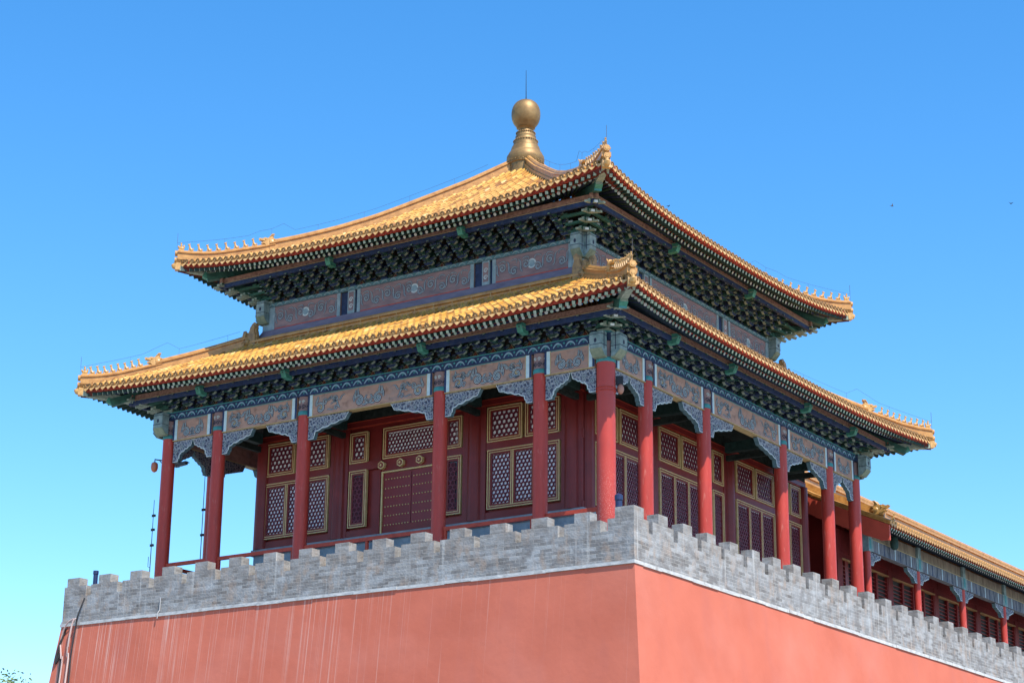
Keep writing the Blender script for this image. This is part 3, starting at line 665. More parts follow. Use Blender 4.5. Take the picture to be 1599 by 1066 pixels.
def soffit(r, inner):
    mb = MB(); n = 60; vs = []; fs = []
    wi = [0.0, 0.35, 0.8, 1.0]
    for i in range(n+1):
        u = -r.Tc+2*r.Tc*i/n; w0 = rw(r, u)-0.03
        for t in wi:
            w_ = w0+(max(inner, abs(u)-0.005)-w0)*t if w0 > max(inner, abs(u)-0.005) else w0
            vs.append((u, -w_, rz(r, u, w_)-0.20-0.19*min(1, t/0.35)))
    m = len(wi)
    for i in range(n):
        for j in range(m-1): fs.append((i*m+j, i*m+j+1, (i+1)*m+j+1, (i+1)*m+j))
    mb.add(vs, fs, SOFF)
    # red board along the eave edge (lian yan)
    for i in range(n):
        ua = -r.Tc+2*r.Tc*i/n; ub = -r.Tc+2*r.Tc*(i+1)/n
        def P_(u, dw, dz):
            w_ = rw(r, u)+dw; return (u, -w_, rz(r, u, rw(r, u))+dz)
        mb.hexa([P_(ua, -0.06, -0.20), P_(ua, -0.11, -0.20), P_(ua, -0.11, -0.08), P_(ua, -0.055, -0.04)], [P_(ub, -0.06, -0.20), P_(ub, -0.11, -0.20), P_(ub, -0.11, -0.08), P_(ub, -0.055, -0.04)], REDB)
        mb.hexa([P_(ua, -0.49, -0.165), P_(ua, -0.54, -0.165), P_(ua, -0.54, -0.09), P_(ua, -0.49, -0.09)], [P_(ub, -0.49, -0.165), P_(ub, -0.54, -0.165), P_(ub, -0.54, -0.09), P_(ub, -0.49, -0.09)], REDB)
    return mb
def rafters(r, inner, fan, colpt):
    """lower round rafters and flying square rafters, fanning out to the corners"""
    ra = MB(); fl = MB(); sp = 0.232; n = int(2*(r.Tc-0.25)/sp); sp = 2*(r.Tc-0.25)/n
    for i in range(n+1):
        ue = -(r.Tc-0.25)+i*sp; s = 1 if ue > 0 else -1; a = abs(ue)
        us = a if a < fan else fan+(a-fan)*(colpt-0.12-fan)/(r.Tc-0.25-fan); us *= s
        w_e = rw(r, ue)-0.50; w_i = inner
        f = (w_e-w_i)/(rw(r, ue)-w_i); ux = us+(ue-us)*f
        p0 = Vector((us, -w_i, rz(r, us, w_i)-0.47)); p1 = Vector((ux, -w_e, rz(r, ue, w_e)-0.455))
        ra.tube([p0, p1], 0.058, GREEND if i % 2 else BLUED, 8, True, WHITE if i % 2 else MINT)
        e1 = rw(r, ue)-0.085; f1 = (e1-w_i)/(rw(r, ue)-w_i)
        f0 = (e1-0.95-w_i)/(rw(r, ue)-w_i)
        q0 = Vector((us+(ue-us)*f0, -(e1-0.95), rz(r, ue, e1-0.95)-0.37)); q1 = Vector((ue, -e1, rz(r, ue, rw(r, ue))-0.285))
        fl.bar(q0, q1, 0.095, 0.105, GREEND, None, FLYEND)
        d = (q1-q0).normalized()
    return ra, fl
BRM = {}
def hip_ridge(r, k, t_beast, nfig, hi, lo_, wd):
    # curve up the hip for corner at (T,-T); built for corner right-front, rotated by k
    mb = MB()
    ts = []; t = r.Tc+0.03
    te = r.top-0.05 if r is LO else 0.36
    while t > te+0.1: ts.append(t); t -= 0.22
    ts.append(te)
    def sweep(ts, prof):
        rings = []
        for t in ts:
            z = rz(r, min(t, r.Tc), t)
            lift = 0.16*max(0, (t-r.Tc+1.0))**2 if t > r.Tc-1.0 else 0
            rings.append([(t+p[0]*0.7071, -t+p[0]*0.7071, z+p[1]+lift) for p in prof])
        n = len(prof); vs = [v for g in rings for v in g]; fs = []
        for i in range(len(ts)-1):
            for j in range(n): fs.append((i*n+j, i*n+(j+1)%n, (i+1)*n+(j+1)%n, (i+1)*n+j))
        fs.append(tuple(range(n))); fs.append(tuple((len(ts)-1)*n+j for j in range(n))[::-1])
        mb.add(vs, fs, RIDGE)
    def prof(h, w_): 
        return [(-w_*0.5, -0.08), (-w_*0.5, h*0.22), (-w_*0.34, h*0.26), (-w_*0.34, h*0.55), (-w_*0.48, h*0.60), (-w_*0.48, h*0.70), (-w_*0.26, h*0.74), (-w_*0.26, h*0.84), (-w_*0.15, h*0.97), (0, h), (w_*0.15, h*0.97), (w_*0.26, h*0.84), (w_*0.26, h*0.74), (w_*0.48, h*0.70), (w_*0.48, h*0.60), (w_*0.34, h*0.55), (w_*0.34, h*0.26), (w_*0.5, h*0.22), (w_*0.5, -0.08)]
    low = [t for t in ts if t > t_beast-0.1]+[t_beast-0.1]; high = [t_beast+0.05]+[t for t in ts if t < t_beast]
    sweep(low, prof(lo_, wd*0.9)); sweep(high, prof(hi, wd))
    # end discs
    t = r.Tc+0.06; z = rz(r, r.Tc, t)+0.18
    d = Vector((0.7071, -0.7071, 0)); sd = Vector((0.7071, 0.7071, 0)); up = Vector((0, 0, 1))
    for zz, rr in ((0.26, 0.105), (0.0, 0.105)):
        c = Vector((t, -t, z-0.02+zz-0.06)); n = 16
        f = [c+d*0.05+sd*rr*math.cos(2*math.pi*j/n)+up*rr*math.sin(2*math.pi*j/n) for j in range(n)]; bk = [p-d*0.25 for p in f]
        mb.add(f+bk, [(j, (j+1)%n, n+(j+1)%n, n+j) for j in range(n)], RIDGE); mb.add(f, [tuple(range(n))], DISC)
        f2 = [c+d*0.062+(p-c-d*0.05)*0.6 for p in f]; mb.add(f2, [tuple(range(n))], BEAST)
    o = mb.obj("hip_ridge", pav, (0, 0, 0), k)
    # figures
    def zt(t): return rz(r, min(t, r.Tc), t)+lo_+(0.16*max(0, (t-r.Tc+1.0))**2 if t > r.Tc-1.0 else 0)
    for i in range(nfig+1):
        t = r.Tc-0.06-i*(r.Tc-0.06-t_beast-0.45)/nfig
        fm = figure_mesh(i)
        f = bpy.data.objects.new("ridge_figure", fm); col.objects.link(f); f.parent = o
        f.location = (t, -t, zt(t)-0.02); f.rotation_euler = (0, 0, -math.pi/4); f.scale = (0.68, 0.68, 0.66)
    dm = dragon_mesh()
    f = bpy.data.objects.new("ridge_dragon", dm); col.objects.link(f); f.parent = o
    f.location = (t_beast+0.05, -t_beast-0.05, zt(t_beast)-0.1); f.rotation_euler = (0, 0, -math.pi/4); f.scale = (0.68, 0.68, 0.68)
    return o
def fin(mb, name):
    o = mb.obj(name); me = o.data; bpy.data.objects.remove(o); return me
FM = {}
def figure_mesh(i):
    key = 0 if i == 0 else 1+(i % 3)
    if key in FM: return FM[key]
    mb = MB()
    if key == 0:     # rider on a hen at the tip
        mb.ball((0, 0, 0.14), (0.17, 0.07, 0.10), BEAST, 8, 6); mb.ball((-0.13, 0, 0.24), (0.05, 0.04, 0.11), BEAST, 6, 5); mb.ball((0.15, 0, 0.22), (0.05, 0.045, 0.07), BEAST, 6, 5)
        mb.ball((0.01, 0, 0.29), (0.06, 0.055, 0.11), BEAST, 8, 6); mb.ball((0.02, 0, 0.42), 0.05, BEAST, 8, 6)
        mb.box((-0.13, -0.045, -0.02), (0.13, 0.045, 0.09), BEAST)
    else:            # seated animal, chest raised, facing down the ridge
        hh = 0.02*key
        mb.box((-0.12, -0.055, -0.03), (0.12, 0.055, 0.035), BEAST)
        mb.ball((-0.045, 0, 0.11), (0.085, 0.062, 0.10), BEAST, 8, 6)
        mb.tube([(-0.05, 0, 0.10), (0.03, 0, 0.20), (0.06, 0, 0.31+hh)], [0.075, 0.065, 0.045], BEAST, 8)
        mb.ball((0.085, 0, 0.35+hh), (0.075, 0.05, 0.055), BEAST, 8, 6)
        for s in (-1, 1):
            mb.tube([(0.05, s*0.04, 0.20), (0.10, s*0.045, 0.02)], [0.028, 0.022], BEAST, 6)
            mb.tube([(0.04, s*0.03, 0.38+hh), (0.02, s*0.045, 0.45+hh)], [0.022, 0.006], BEAST, 5)
        mb.tube([(-0.12, 0, 0.06), (-0.16, 0, 0.16), (-0.12, 0, 0.25)], [0.03, 0.028, 0.01], BEAST, 6)
    FM[key] = fin(mb, "ridge_figure"); return FM[key]
def dragon_mesh():
    if 'd' in FM: return FM['d']
    mb = MB()
    outl = [(-0.30, -0.10), (0.22, -0.10), (0.30, 0.02), (0.46, 0.06), (0.44, 0.14), (0.30, 0.14), (0.34, 0.20), (0.56, 0.24), (0.60, 0.33), (0.52, 0.37), (0.40, 0.34), (0.28, 0.42), (0.10, 0.40), (0.0, 0.48), (-0.10, 0.60), (-0.26, 0.66), (-0.18, 0.52), (-0.22, 0.40), (-0.34, 0.36), (-0.24, 0.28), (-0.36, 0.16), (-0.26, 0.08)]
    for s, y0, y1, sc in ((1, -0.07, 0.07, 1.0), (1, 0.07, 0.13, 0.84), (1, -0.13, -0.07, 0.84)):
        p = [(x*sc, 0.2+(z-0.2)*sc) for x, z in outl]
        mb.prism(p, lambda q: (q[0], y0, q[1]), lambda q: (q[0], y1, q[1]), BEAST)
    for s in (-1, 1):
        mb.ball((0.22, s*0.13, 0.30), 0.045, BEAST, 6, 5); mb.tube([(0.02, s*0.10, 0.42), (-0.12, s*0.16, 0.60), (-0.24, s*0.15, 0.62)], [0.035, 0.03, 0.012], BEAST, 6)
        mb.ball((-0.1, s*0.13, 0.18), (0.14, 0.05, 0.12), BEAST, 8, 5)
    FM['d'] = fin(mb, "ridge_dragon"); return FM['d']

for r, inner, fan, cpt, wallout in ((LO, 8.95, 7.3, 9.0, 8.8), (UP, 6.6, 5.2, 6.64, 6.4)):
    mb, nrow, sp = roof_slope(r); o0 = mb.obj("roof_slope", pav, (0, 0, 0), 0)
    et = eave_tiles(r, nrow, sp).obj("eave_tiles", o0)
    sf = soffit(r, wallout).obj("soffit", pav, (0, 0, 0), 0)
    ra, fl = rafters(r, inner, fan, cpt)
    rao = ra.obj("rafter_row", pav, (0, 0, 0), 0); flo = fl.obj("flying_rafter_row", pav, (0, 0, 0), 0)
    for k in (1, 2, 3):
        part_copy(o0, (0, 0, 0), k, (et,)); part_copy(sf, (0, 0, 0), k); part_copy(rao, (0, 0, 0), k); part_copy(flo, (0, 0, 0), k)
    # corner beams
    mb = MB(); zc0 = rz(r, cpt, cpt)-0.42; T = r.Tc; zt_ = rz(r, T, T)
    c = lambda t, z: (t, -t, z)
    mb.bar(c(cpt-0.3, zc0-0.15), c(T-0.75, zt_-0.52), 0.24, 0.26, GREEN, None, TEAL)
    mb.bar(c(T-1.3, zt_-0.40), c(T-0.02, zt_-0.22), 0.22, 0.22, PALEG, None, SCRG)
    mb.bar(c(T-0.85, zt_-0.53), c(T-0.66, zt_-0.41), 0.235, 0.2, JADE, None, PALEG)
    co = mb.obj("corner_beam", pav, (0, 0, 0), 0)
    mb = MB()
    d = 0.7071
    mb.bar(c(T-0.06, zt_-0.19), c(T+0.06, zt_-0.17), 0.26, 0.27, BEAST)
    mb.tube([c(T+0.03, zt_-0.17), c(T+0.11, zt_-0.16), c(T+0.15, zt_-0.10)], [0.13, 0.10, 0.05], BEAST, 8)
    mb.ball(c(T+0.08, zt_-0.05), 0.06, BEAST, 6, 5)
    ct = mb.obj("dragon_end_tile", co, smooth=True)
    for k in (1, 2, 3): part_copy(co, (0, 0, 0), k, (ct,))
    for k in range(4):
        if r is LO: hip_ridge(r, k, 9.42, 8, 0.42, 0.32, 0.34)
        else: hip_ridge(r, k, 6.72, 8, 0.44, 0.32, 0.34)

# ---------- bracket sets (dougong)
def bracket(out0, z0, tiers, step, th, arm, blk, arm2, tip):
    """stacked transverse arms stepping outward, lateral arms with bearing blocks, slanted beak tips"""
    mb = MB()
    mb.box((-0.13, -out0-0.14, z0), (0.13, -out0+0.14, z0+0.09), blk)
    z = z0+0.09
    for t in range(tiers):
        out = out0+step*(t+1)
        mb.box((-0.055, -out, z), (0.055, -out0+0.3, z+th*0.62), arm, {2: tip})
        if t >= 1:   # beak
            q0 = [S(-0.05, out-0.05, z), S(0.05, out-0.05, z), S(0.05, out-0.05, z+th*0.6), S(-0.05, out-0.05, z+th*0.6)]
            q1 = [S(-0.045, out+0.20, z-th*0.45), S(0.045, out+0.20, z-th*0.45), S(0.04, out+0.17, z-th*0.12), S(-0.04, out+0.17, z-th*0.12)]
            mb.hexa(q0, q1, arm, None, tip)
        for j in range(t+2):
            oo = out0+step*j if j <= t else out
            if j < t: continue
            L = 0.19 if j == t+1 else 0.26
            # lateral arm with curved ends
            zz = z+th*0.1
            poly = [(-L, zz+th*0.55), (-L, zz+th*0.3), (-L*0.8, zz+0.02), (-L*0.5, zz-th*0.1), (L*0.5, zz-th*0.1), (L*0.8, zz+0.02), (L, zz+th*0.3), (L, zz+th*0.55)]
            mb.prism(poly, lambda p: S(p[0], oo+0.05, p[1]), lambda p: S(p[0], oo-0.05, p[1]), arm2, tip)
            for x in (-L+0.035, 0, L-0.035):
                mb.box((x-0.062, -oo-0.062, z+th*0.66), (x+0.062, -oo+0.062, z+th*1.02), blk, {2: blk})
                mb.box((x-0.058, -oo-0.066, z+th*0.70), (x+0.058, -oo-0.0622, z+th*0.74), tip)
        z += th
    return mb
def brackets(out0, z0, tiers, step, th, n, span, sides):
    proto = []
    for arm, blk, arm2 in ((GREEN, GREEND, BLUED), (BLUED, BLUE, GREEND)):
        proto.append(bracket(out0, z0, tiers, step, th, arm, blk, arm2, PALEG))
    obs = [None, None]
    for k in sides:
        for i in range(n+1):
            u = -span+2*span*i/n; j = i % 2
            if obs[j] is None: obs[j] = proto[j].obj("bracket_set", pav, (u, 0, 0), k)
            else: part_copy(obs[j], (u, 0, 0), k)
brackets(9.0, 19.692, 3, 0.30, 0.145, 25, 8.65, (0, 1))
brackets(6.64, 24.0, 4, 0.30, 0.155, 18, 6.25, (0, 1))
def corner_cluster(out0, z0, tiers, step, th):
    mb = MB(); c = lambda t, z, s=0: (t+s*0.7071, -t+s*0.7071, z)
    z = z0
    mb.box((out0-0.2, -out0-0.2, z), (out0+0.2, -out0+0.2, z+0.12), PALEG); z += 0.1
    for t in range(tiers):
        e = out0+step*(t+1)
        mb.bar(c(out0-0.4, z+0.06), c(e+0.1, z+0.06), 0.13, th*0.6, GREEN, None, PALEG)
        mb.bar(c(e-0.05, z+0.05), c(e+0.3, z-0.06), 0.12, th*0.5, PALEG, None, WHITE)
        for s in (-1, 1):
            if s > 0: mb.bar((out0-0.3, -e, z+0.07), (e+0.25, -e, z+0.07), 0.10, th*0.55, GREEN, PALEG, PALEG); mb.bar((e-0.1, -e+0.02, z+0.05), (e+0.42, -e+0.02, z-0.02), 0.10, th*0.4, PALEG)
            else: mb.bar((e, -(out0-0.3), z+0.07), (e, -(e+0.25), z+0.07), 0.10, th*0.55, GREEN, PALEG, PALEG); mb.bar((e-0.02, -e+0.1, z+0.05), (e-0.02, -(e+0.42), z-0.02), 0.10, th*0.4, PALEG)
        for q in ((e, -e), (out0, -e), (e, -out0)):
            mb.box((q[0]-0.08, q[1]-0.08, z+th*0.62), (q[0]+0.08, q[1]+0.08, z+th*0.98), POST if t % 2 else GREEN)
        z += th
    return mb
for a in ((9.0, 19.692, 3, 0.30, 0.145), (6.64, 24.0, 4, 0.30, 0.155)):
    o = corner_cluster(*a).obj("corner_bracket_set", pav, (0, 0, 0), 0)
    for k in (1, 2, 3): part_copy(o, (0, 0, 0), k)
# boards behind the brackets, purlins over them
def zone(out0, zb, zt, po, pz0, pz1, half, r, cols):
    mb = MB(); n = 24
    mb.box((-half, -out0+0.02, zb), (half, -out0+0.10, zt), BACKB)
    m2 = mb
    for i in range(25):                      # gilt outlined red pads between the sets
        u = -half+0.3+(2*half-0.6)*(i+0.5)/25
        m2.prism([(u-0.16, zb+0.02), (u+0.16, zb+0.02), (u+0.06, zb+0.17), (u, zb+0.25), (u-0.06, zb+0.17)], lambda p: S(p[0], out0-0.012, p[1]), lambda p: S(p[0], out0-0.03, p[1]), PADG)
        m2.prism([(u-0.12, zb+0.035), (u+0.12, zb+0.035), (u+0.04, zb+0.15), (u, zb+0.205), (u-0.04, zb+0.15)], lambda p: S(p[0], out0-0.006, p[1]), lambda p: S(p[0], out0-0.02, p[1]), PADR)
    a = mb.obj("bracket_backboard", pav, (0, 0, 0), 0)
    ph = po+0.12
    mb = MB(); mb.box((-ph, -po-0.055, pz0), (ph, -po+0.055, pz0+0.15), BLUE); mb.box((-ph, -po-0.06, pz0+0.152), (ph, -po+0.05, pz0+0.166), SCRG)
    mb.box((-ph, -po-0.03, pz0+0.168), (ph, -po+0.10, pz1), PINK)
    b_ = mb.obj("eave_purlin", pav, (0, 0, 0), 0)
    mb = MB()
    hz0, hz1 = pz0-0.12, pz0+0.20
    poly = [(po+0.24, hz1), (po+0.30, hz1-0.08), (po+0.20, hz0+0.02), (po-0.1, hz0), (po-0.1, hz1)]
    mb.prism(poly, lambda p: S(-0.10, p[0], p[1]), lambda p: S(0.10, p[0], p[1]), JADE)
    mb.box((-0.105, -po-0.26, hz1-0.15), (0.105, -po+0.0, hz1-0.13), PALEG)
    mb.ball((0, -po-0.27, hz0+0.2), (0.03, 0.02, 0.04), BLACK, 6, 4)
    h = mb.obj("beam_head", pav, (cols[0], 0, 0), 0)
    for k in range(4):
        if k: part_copy(a, (0, 0, 0), k); part_copy(b_, (0, 0, 0), k)
        for u in cols:
            if k == 0 and u == cols[0]: continue
            part_copy(h, (u, 0, 0), k)
zone(9.0, 19.692, 20.5, 9.98, 19.92, 20.28, 8.9, LO, [-6.64, -2.82, 2.82, 6.64])
zone(6.64, 23.99, 25.3, 7.92, 24.52, 24.88, 6.55, UP, [-2.82, 2.82])

# ---------- upper storey wall band
UF = 6.84
for k in range(4):
    mb = MB()
    h_ = 6.8 if k % 2 == 0 else UF-0.32
    mb.box((-h_, -UF-0.03, 23.84), (h_, -UF+0.30, 23.985), BPLATE)
    if k < 2: wave_band(mb, -6.6, 6.6, 23.85, 23.98, UF+0.03, BLUE, WAVEU, 0.36)
    mb.obj("plate_beam", pav, (0, 0, 0), k)
    for (u0, u1, zz) in ((-6.42, -3.26, 0), (-2.50, 2.50, 0), (3.26, 6.42, 0)):
        mb = MB(); mb.box((u0, -UF, 22.99), (u1, -UF+0.3, 23.835), PANELU)
        for e, s in ((u0, 1), (u1, -1)):
            a, c = sorted((e, e+s*0.14)); mb.box((a, -UF-0.012, 22.99), (c, -UF-0.001, 23.835), POST)
        mb.box((u0+0.15, -UF-0.01, 22.985), (u1-0.15, -UF-0.001, 23.02), REDB)
        if k < 2:
            sc = mb; rnd = random.Random(5); L = u1-u0; n = int(L/0.5); um = (u0+u1)/2
            disc(sc, (um, 23.42), 0.17, SCRL, UF+0.004); disc(sc, (um, 23.42), 0.12, POST, UF+0.007)
            for i in range(n):
                u = u0+0.4+(L-0.8)*i/(n-1)
                if abs(u-um) < 0.2: continue
                s = 1 if u > um else -1
                stroke(sc, spiral((u, 23.36+0.08*(-1)**i), 0.15, 1.5, s*(-1)**i, 0.5), 0.06, UF)
                stroke(sc, bez((u+s*0.12, 23.2), (u+s*0.3, 23.3), (u+s*0.1, 23.55), (u+s*0.3, 23.65)), 0.055, UF)
                stroke(sc, bez((u-s*0.1, 23.55), (u-s*0.2, 23.75), (u+s*0.1, 23.7), (u+s*0.15, 23.62)), 0.04, UF)
        mb.obj("painted_beam", pav, (0, 0, 0), k)
    for uc in (-2.88, 2.88):            # narrow upright slot and painted post
        s = 1
        mb = MB(); mb.box((uc-0.36, -UF+0.06, 22.99), (uc+0.36, -UF+0.28, 23.835), BLUED)
        mb.box((uc-0.03, -UF-0.02, 22.99), (uc+0.27, -UF+0.05, 23.835), POST)
        mb.box((uc+0.01, -UF-0.024, 23.1), (uc+0.23, -UF-0.021, 23.78), PANELU)
        if k < 2:
            for zz in (23.25, 23.5): ribbon(mb, spiral((uc+0.12, zz), 0.09, 1.3, 1), 0.04, SCRL, UF+0.027)
        mb.obj("upper_post", pav, (0, 0, 0), k)
    mb = MB(); sl = 0.06
    hw = UF-0.02
    mb.add([S(-hw-0.2, UF+0.20, 22.60), S(hw+0.2, UF+0.20, 22.60), S(hw, UF+0.01, 22.985), S(-hw, UF+0.01, 22.985)], [(0, 1, 2, 3)], BOARDP)
    mb.add([S(-hw-0.2, UF+0.20, 22.2), S(hw+0.2, UF+0.20, 22.2), S(hw+0.2, UF+0.20, 22.60), S(-hw-0.2, UF+0.20, 22.60)], [(0, 1, 2, 3)], BOARDP)
    mb.obj("skirt_board", pav, (0, 0, 0), k)
    # ring ridge at the head of the lower roof
    mb = MB(); po = [(0, -0.25), (0.12, -0.25), (0.12, -0.06), (0.06, -0.03), (0.06, 0.06), (0.13, 0.09), (0.13, 0.16), (0.05, 0.19), (0.02, 0.24), (-0.10, 0.26), (-0.14, 0.0)]
    n = len(po)
    f = lambda s, p: S(s*(7.22+p[0]+0.0), 7.22+p[0], 22.36+p[1])
    vs = [f(-1, p) for p in po]+[f(1, p) for p in po]
    mb.add(vs, [(j, n+j, n+(j+1) % n, (j+1) % n) for j in range(n)], RIDGE)
    for i in range(18):                 # joints between ridge tiles
        u = -6.6+i*0.78; mb.box((u, -7.355, 22.33), (u+0.02, -7.345, 22.50), BEAST)
    mb.obj("ring_ridge", pav, (0, 0, 0), k)
# corner posts and bosses of the upper storey
b = MB(); b.box((6.38, -6.84, 22.3), (6.84, -6.38, 24.0), POST)
o = b.obj("upper_corner_post", pav, (0, 0, 0), 0)
for k in (1, 2, 3): part_copy(o, (0, 0, 0), k)
bu = boss(BOSSB, 23.22, 24.08, 6.85, 7.16, 6.90, 0.36).obj("beam_end", pav, (0, 0, 0), 0)
bu2 = boss_m(BOSSB, 23.22, 24.08, 6.85, 7.16, 6.90, 0.36).obj("beam_end", pav, (0, 0, 0), 0)
for k in (1, 2, 3): part_copy(bu, (0, 0, 0), k); part_copy(bu2, (0, 0, 0), k)
# corner ridge beasts on the ring ridge: two tall tails side by side
def tail(mb, along):
    outl = [(-0.35, -0.2), (0.36, -0.2), (0.40, 0.05), (0.30, 0.14), (0.36, 0.30), (0.30, 0.52), (0.22, 0.40), (0.14, 0.30), (0.06, 0.36), (-0.02, 0.54), (-0.08, 0.74), (-0.20, 0.82), (-0.32, 0.74), (-0.27, 0.60), (-0.33, 0.42), (-0.36, 0.2)]
    for y0, y1, sc in ((-0.07, 0.07, 1.0), (0.07, 0.12, 0.85), (-0.12, -0.07, 0.85)):
        p = [(x*sc, 0.1+(z-0.1)*sc) for x, z in outl]
        if along == 0: mb.prism(p, lambda q: (7.05+q[0], -7.22+y0, 22.42+q[1]), lambda q: (7.05+q[0], -7.22+y1, 22.42+q[1]), DARKBEAST)
        else: mb.prism(p, lambda q: (7.22+y0, -7.05-q[0], 22.42+q[1]), lambda q: (7.22+y1, -7.05-q[0], 22.42+q[1]), DARKBEAST)
    for s in (-1, 1):
        c = (7.1, -7.22+s*0.12, 22.5) if along == 0 else (7.22+s*0.12, -7.1, 22.5)
        mb.ball(c, (0.13, 0.13, 0.13), DARKBEAST, 8, 5)
b = MB(); tail(b, 0); tail(b, 1); o = b.obj("corner_ridge_beast", pav, (0, 0, 0), 0)
for k in (1, 2, 3): part_copy(o, (0, 0, 0), k)

# ---------- finial
b = MB()
b.lathe([(0.78, 29.55), (0.76, 29.9), (0.66, 30.0), (0.64, 30.32), (0.68, 30.36), (0.68, 30.40), (0.70, 30.44), (0.73, 30.55), (0.72, 30.68), (0.66, 30.78), (0.64, 30.83), (0.60, 30.86), (0.58, 30.92), (0.54, 31.06), (0.53, 31.09), (0.49, 31.12), (0.47, 31.22), (0.45, 31.32), (0.46, 31.35), (0.41, 31.40), (0.395, 31.50), (0.40, 31.53), (0.36, 31.58), (0.35, 31.66), (0.36, 31.69), (0.30, 31.72), (0.27, 31.80), (0.30, 31.86), (0.36, 31.90)], GOLDB, 40)
for z, r_ in ((30.42, 0.70), (31.34, 0.465), (31.68, 0.365)):
    for i in range(28):
        a = 2*math.pi*i/28; b.ball((r_*math.cos(a), r_*math.sin(a), z), 0.028, GOLDB, 6, 4)
fo = b.obj("finial_base", pav, (0, 0, 0), smooth=True)
b = MB()
pr = [(0.30, 31.88), (0.345, 31.93), (0.40, 32.0)]
for i in range(1, 18):
    a = -0.98+i*(math.pi/2+0.98)/17.5
    pr.append((0.56*abs(math.cos(a))**0.80, 32.47+0.60*(abs(math.sin(a))**0.92)*(1 if a > 0 else -1)))
b.lathe(pr, GOLDB, 40)
bo = b.obj("finial_ball", pav, (0, 0, 0), smooth=True)
b = MB(); b.tube([(0, 0, 33.0), (0, 0, 33.25), (-0.01, 0, 34.35)], [0.03, 0.016, 0.008], BLACK, 6); b.obj("lightning_rod", pav, (0, 0, 0))
# lightning wires on little stays above the ridges
b = MB()
for r, hi, lo_, tb in ((LO, 0.42, 0.32, 9.42), (UP, 0.44, 0.32, 6.72)):
    for k in range(4):
        rot = Matrix.Rotation(k*math.pi/2, 3, 'Z'); pts = []
        t = r.Tc+0.05
        while t > r.top+0.15:
            z = rz(r, min(t, r.Tc), t)+(hi if t < tb else lo_)+(0.22 if t < tb-0.4 else 0.44)
            if abs(t-tb) < 0.35: z += 0.12
            pts.append(rot @ Vector((t, -t, z))); t -= 0.3
        b.tube(pts, 0.0045, WIRE, 4, False)
        for i in range(0, len(pts), 4): b.tube([pts[i], pts[i]-Vector((0, 0, 0.36))], 0.005, WIRE, 4, False)
        b.tube([pts[0], pts[0]+Vector((0, 0, 0.38))], 0.008, WIRE, 4, False)
b.obj("lightning_wire", pav, (0, 0, 0))

# ---------- hall inside the colonnade
ZH0, ZH1 = 14.95, 19.25
b = MB()
b.box((-HI-0.12, -HI-0.16, ZF), (HI+0.16, HY1, ZH0-0.22), STONE); b.box((-HI-0.2, -HI-0.22, ZH0-0.218), (HI+0.22, HY1, ZH0), STONE)
b.obj("sill_wall", pav, (0, 0, 0))
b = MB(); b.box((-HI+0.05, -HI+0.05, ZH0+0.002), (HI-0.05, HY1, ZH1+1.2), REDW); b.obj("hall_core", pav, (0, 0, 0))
b = MB()     # veranda ceiling
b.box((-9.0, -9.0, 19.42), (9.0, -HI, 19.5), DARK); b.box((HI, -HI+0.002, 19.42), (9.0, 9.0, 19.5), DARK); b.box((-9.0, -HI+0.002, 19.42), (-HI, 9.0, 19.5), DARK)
b.obj("veranda_ceiling", pav, (0, 0, 0))
for k in range(2):
    for u in (-6.64, -2.82, 2.82, 6.64):
        mb = MB(); mb.box((u-0.13, -9.0, 18.75), (u+0.13, -HI-0.25, 19.1), GREEND); mb.box((u-0.08, -9.0, 18.45), (u+0.08, -HI-0.25, 18.64), DARK); mb.obj("tie_beam", pav, (0, 0, 0), k)
# pilasters and header of the hall facade
def hall_side(k, posts, u_end):
    mb = MB(); f = HI
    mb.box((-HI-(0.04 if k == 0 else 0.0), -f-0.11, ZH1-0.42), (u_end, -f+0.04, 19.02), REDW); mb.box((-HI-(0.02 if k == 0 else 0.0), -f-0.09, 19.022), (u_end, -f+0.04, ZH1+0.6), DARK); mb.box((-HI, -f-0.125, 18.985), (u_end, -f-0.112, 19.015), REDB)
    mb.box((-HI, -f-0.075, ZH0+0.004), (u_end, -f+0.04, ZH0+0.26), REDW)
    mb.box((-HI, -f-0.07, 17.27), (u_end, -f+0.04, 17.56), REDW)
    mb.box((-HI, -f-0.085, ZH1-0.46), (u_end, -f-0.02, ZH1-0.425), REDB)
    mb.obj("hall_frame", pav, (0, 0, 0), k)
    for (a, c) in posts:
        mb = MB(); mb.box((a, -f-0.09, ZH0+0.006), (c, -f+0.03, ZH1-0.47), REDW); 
        uc = (a+c)/2; mb.lathe([(0.27, ZH0+0.008), (0.26, ZH1-0.46)], REDW, 20, (uc, -f, 0))
        mb.obj("hall_post", pav, (0, 0, 0), k)
hall_side(0, [(-6.72, -6.46), (-3.50, -2.72), (2.10, 3.02), (5.95, 6.72)], HI+0.1)
hall_side(1, [(-6.5, -6.1), (-3.0, -1.86), (2.86, 3.72), (9.14, 9.58)], HY1)
def ringbars(mb, u0, u1, z0, z1, w_, o0, o1, m):
    for a, c in (((u0, z0), (u1, z0+w_)), ((u0, z1-w_), (u1, z1)), ((u0, z0+w_), (u0+w_, z1-w_)), ((u1-w_, z0+w_), (u1, z1-w_))):
        mb.box((a[0], -o1, a[1]), (c[0], -o0, c[1]), m)
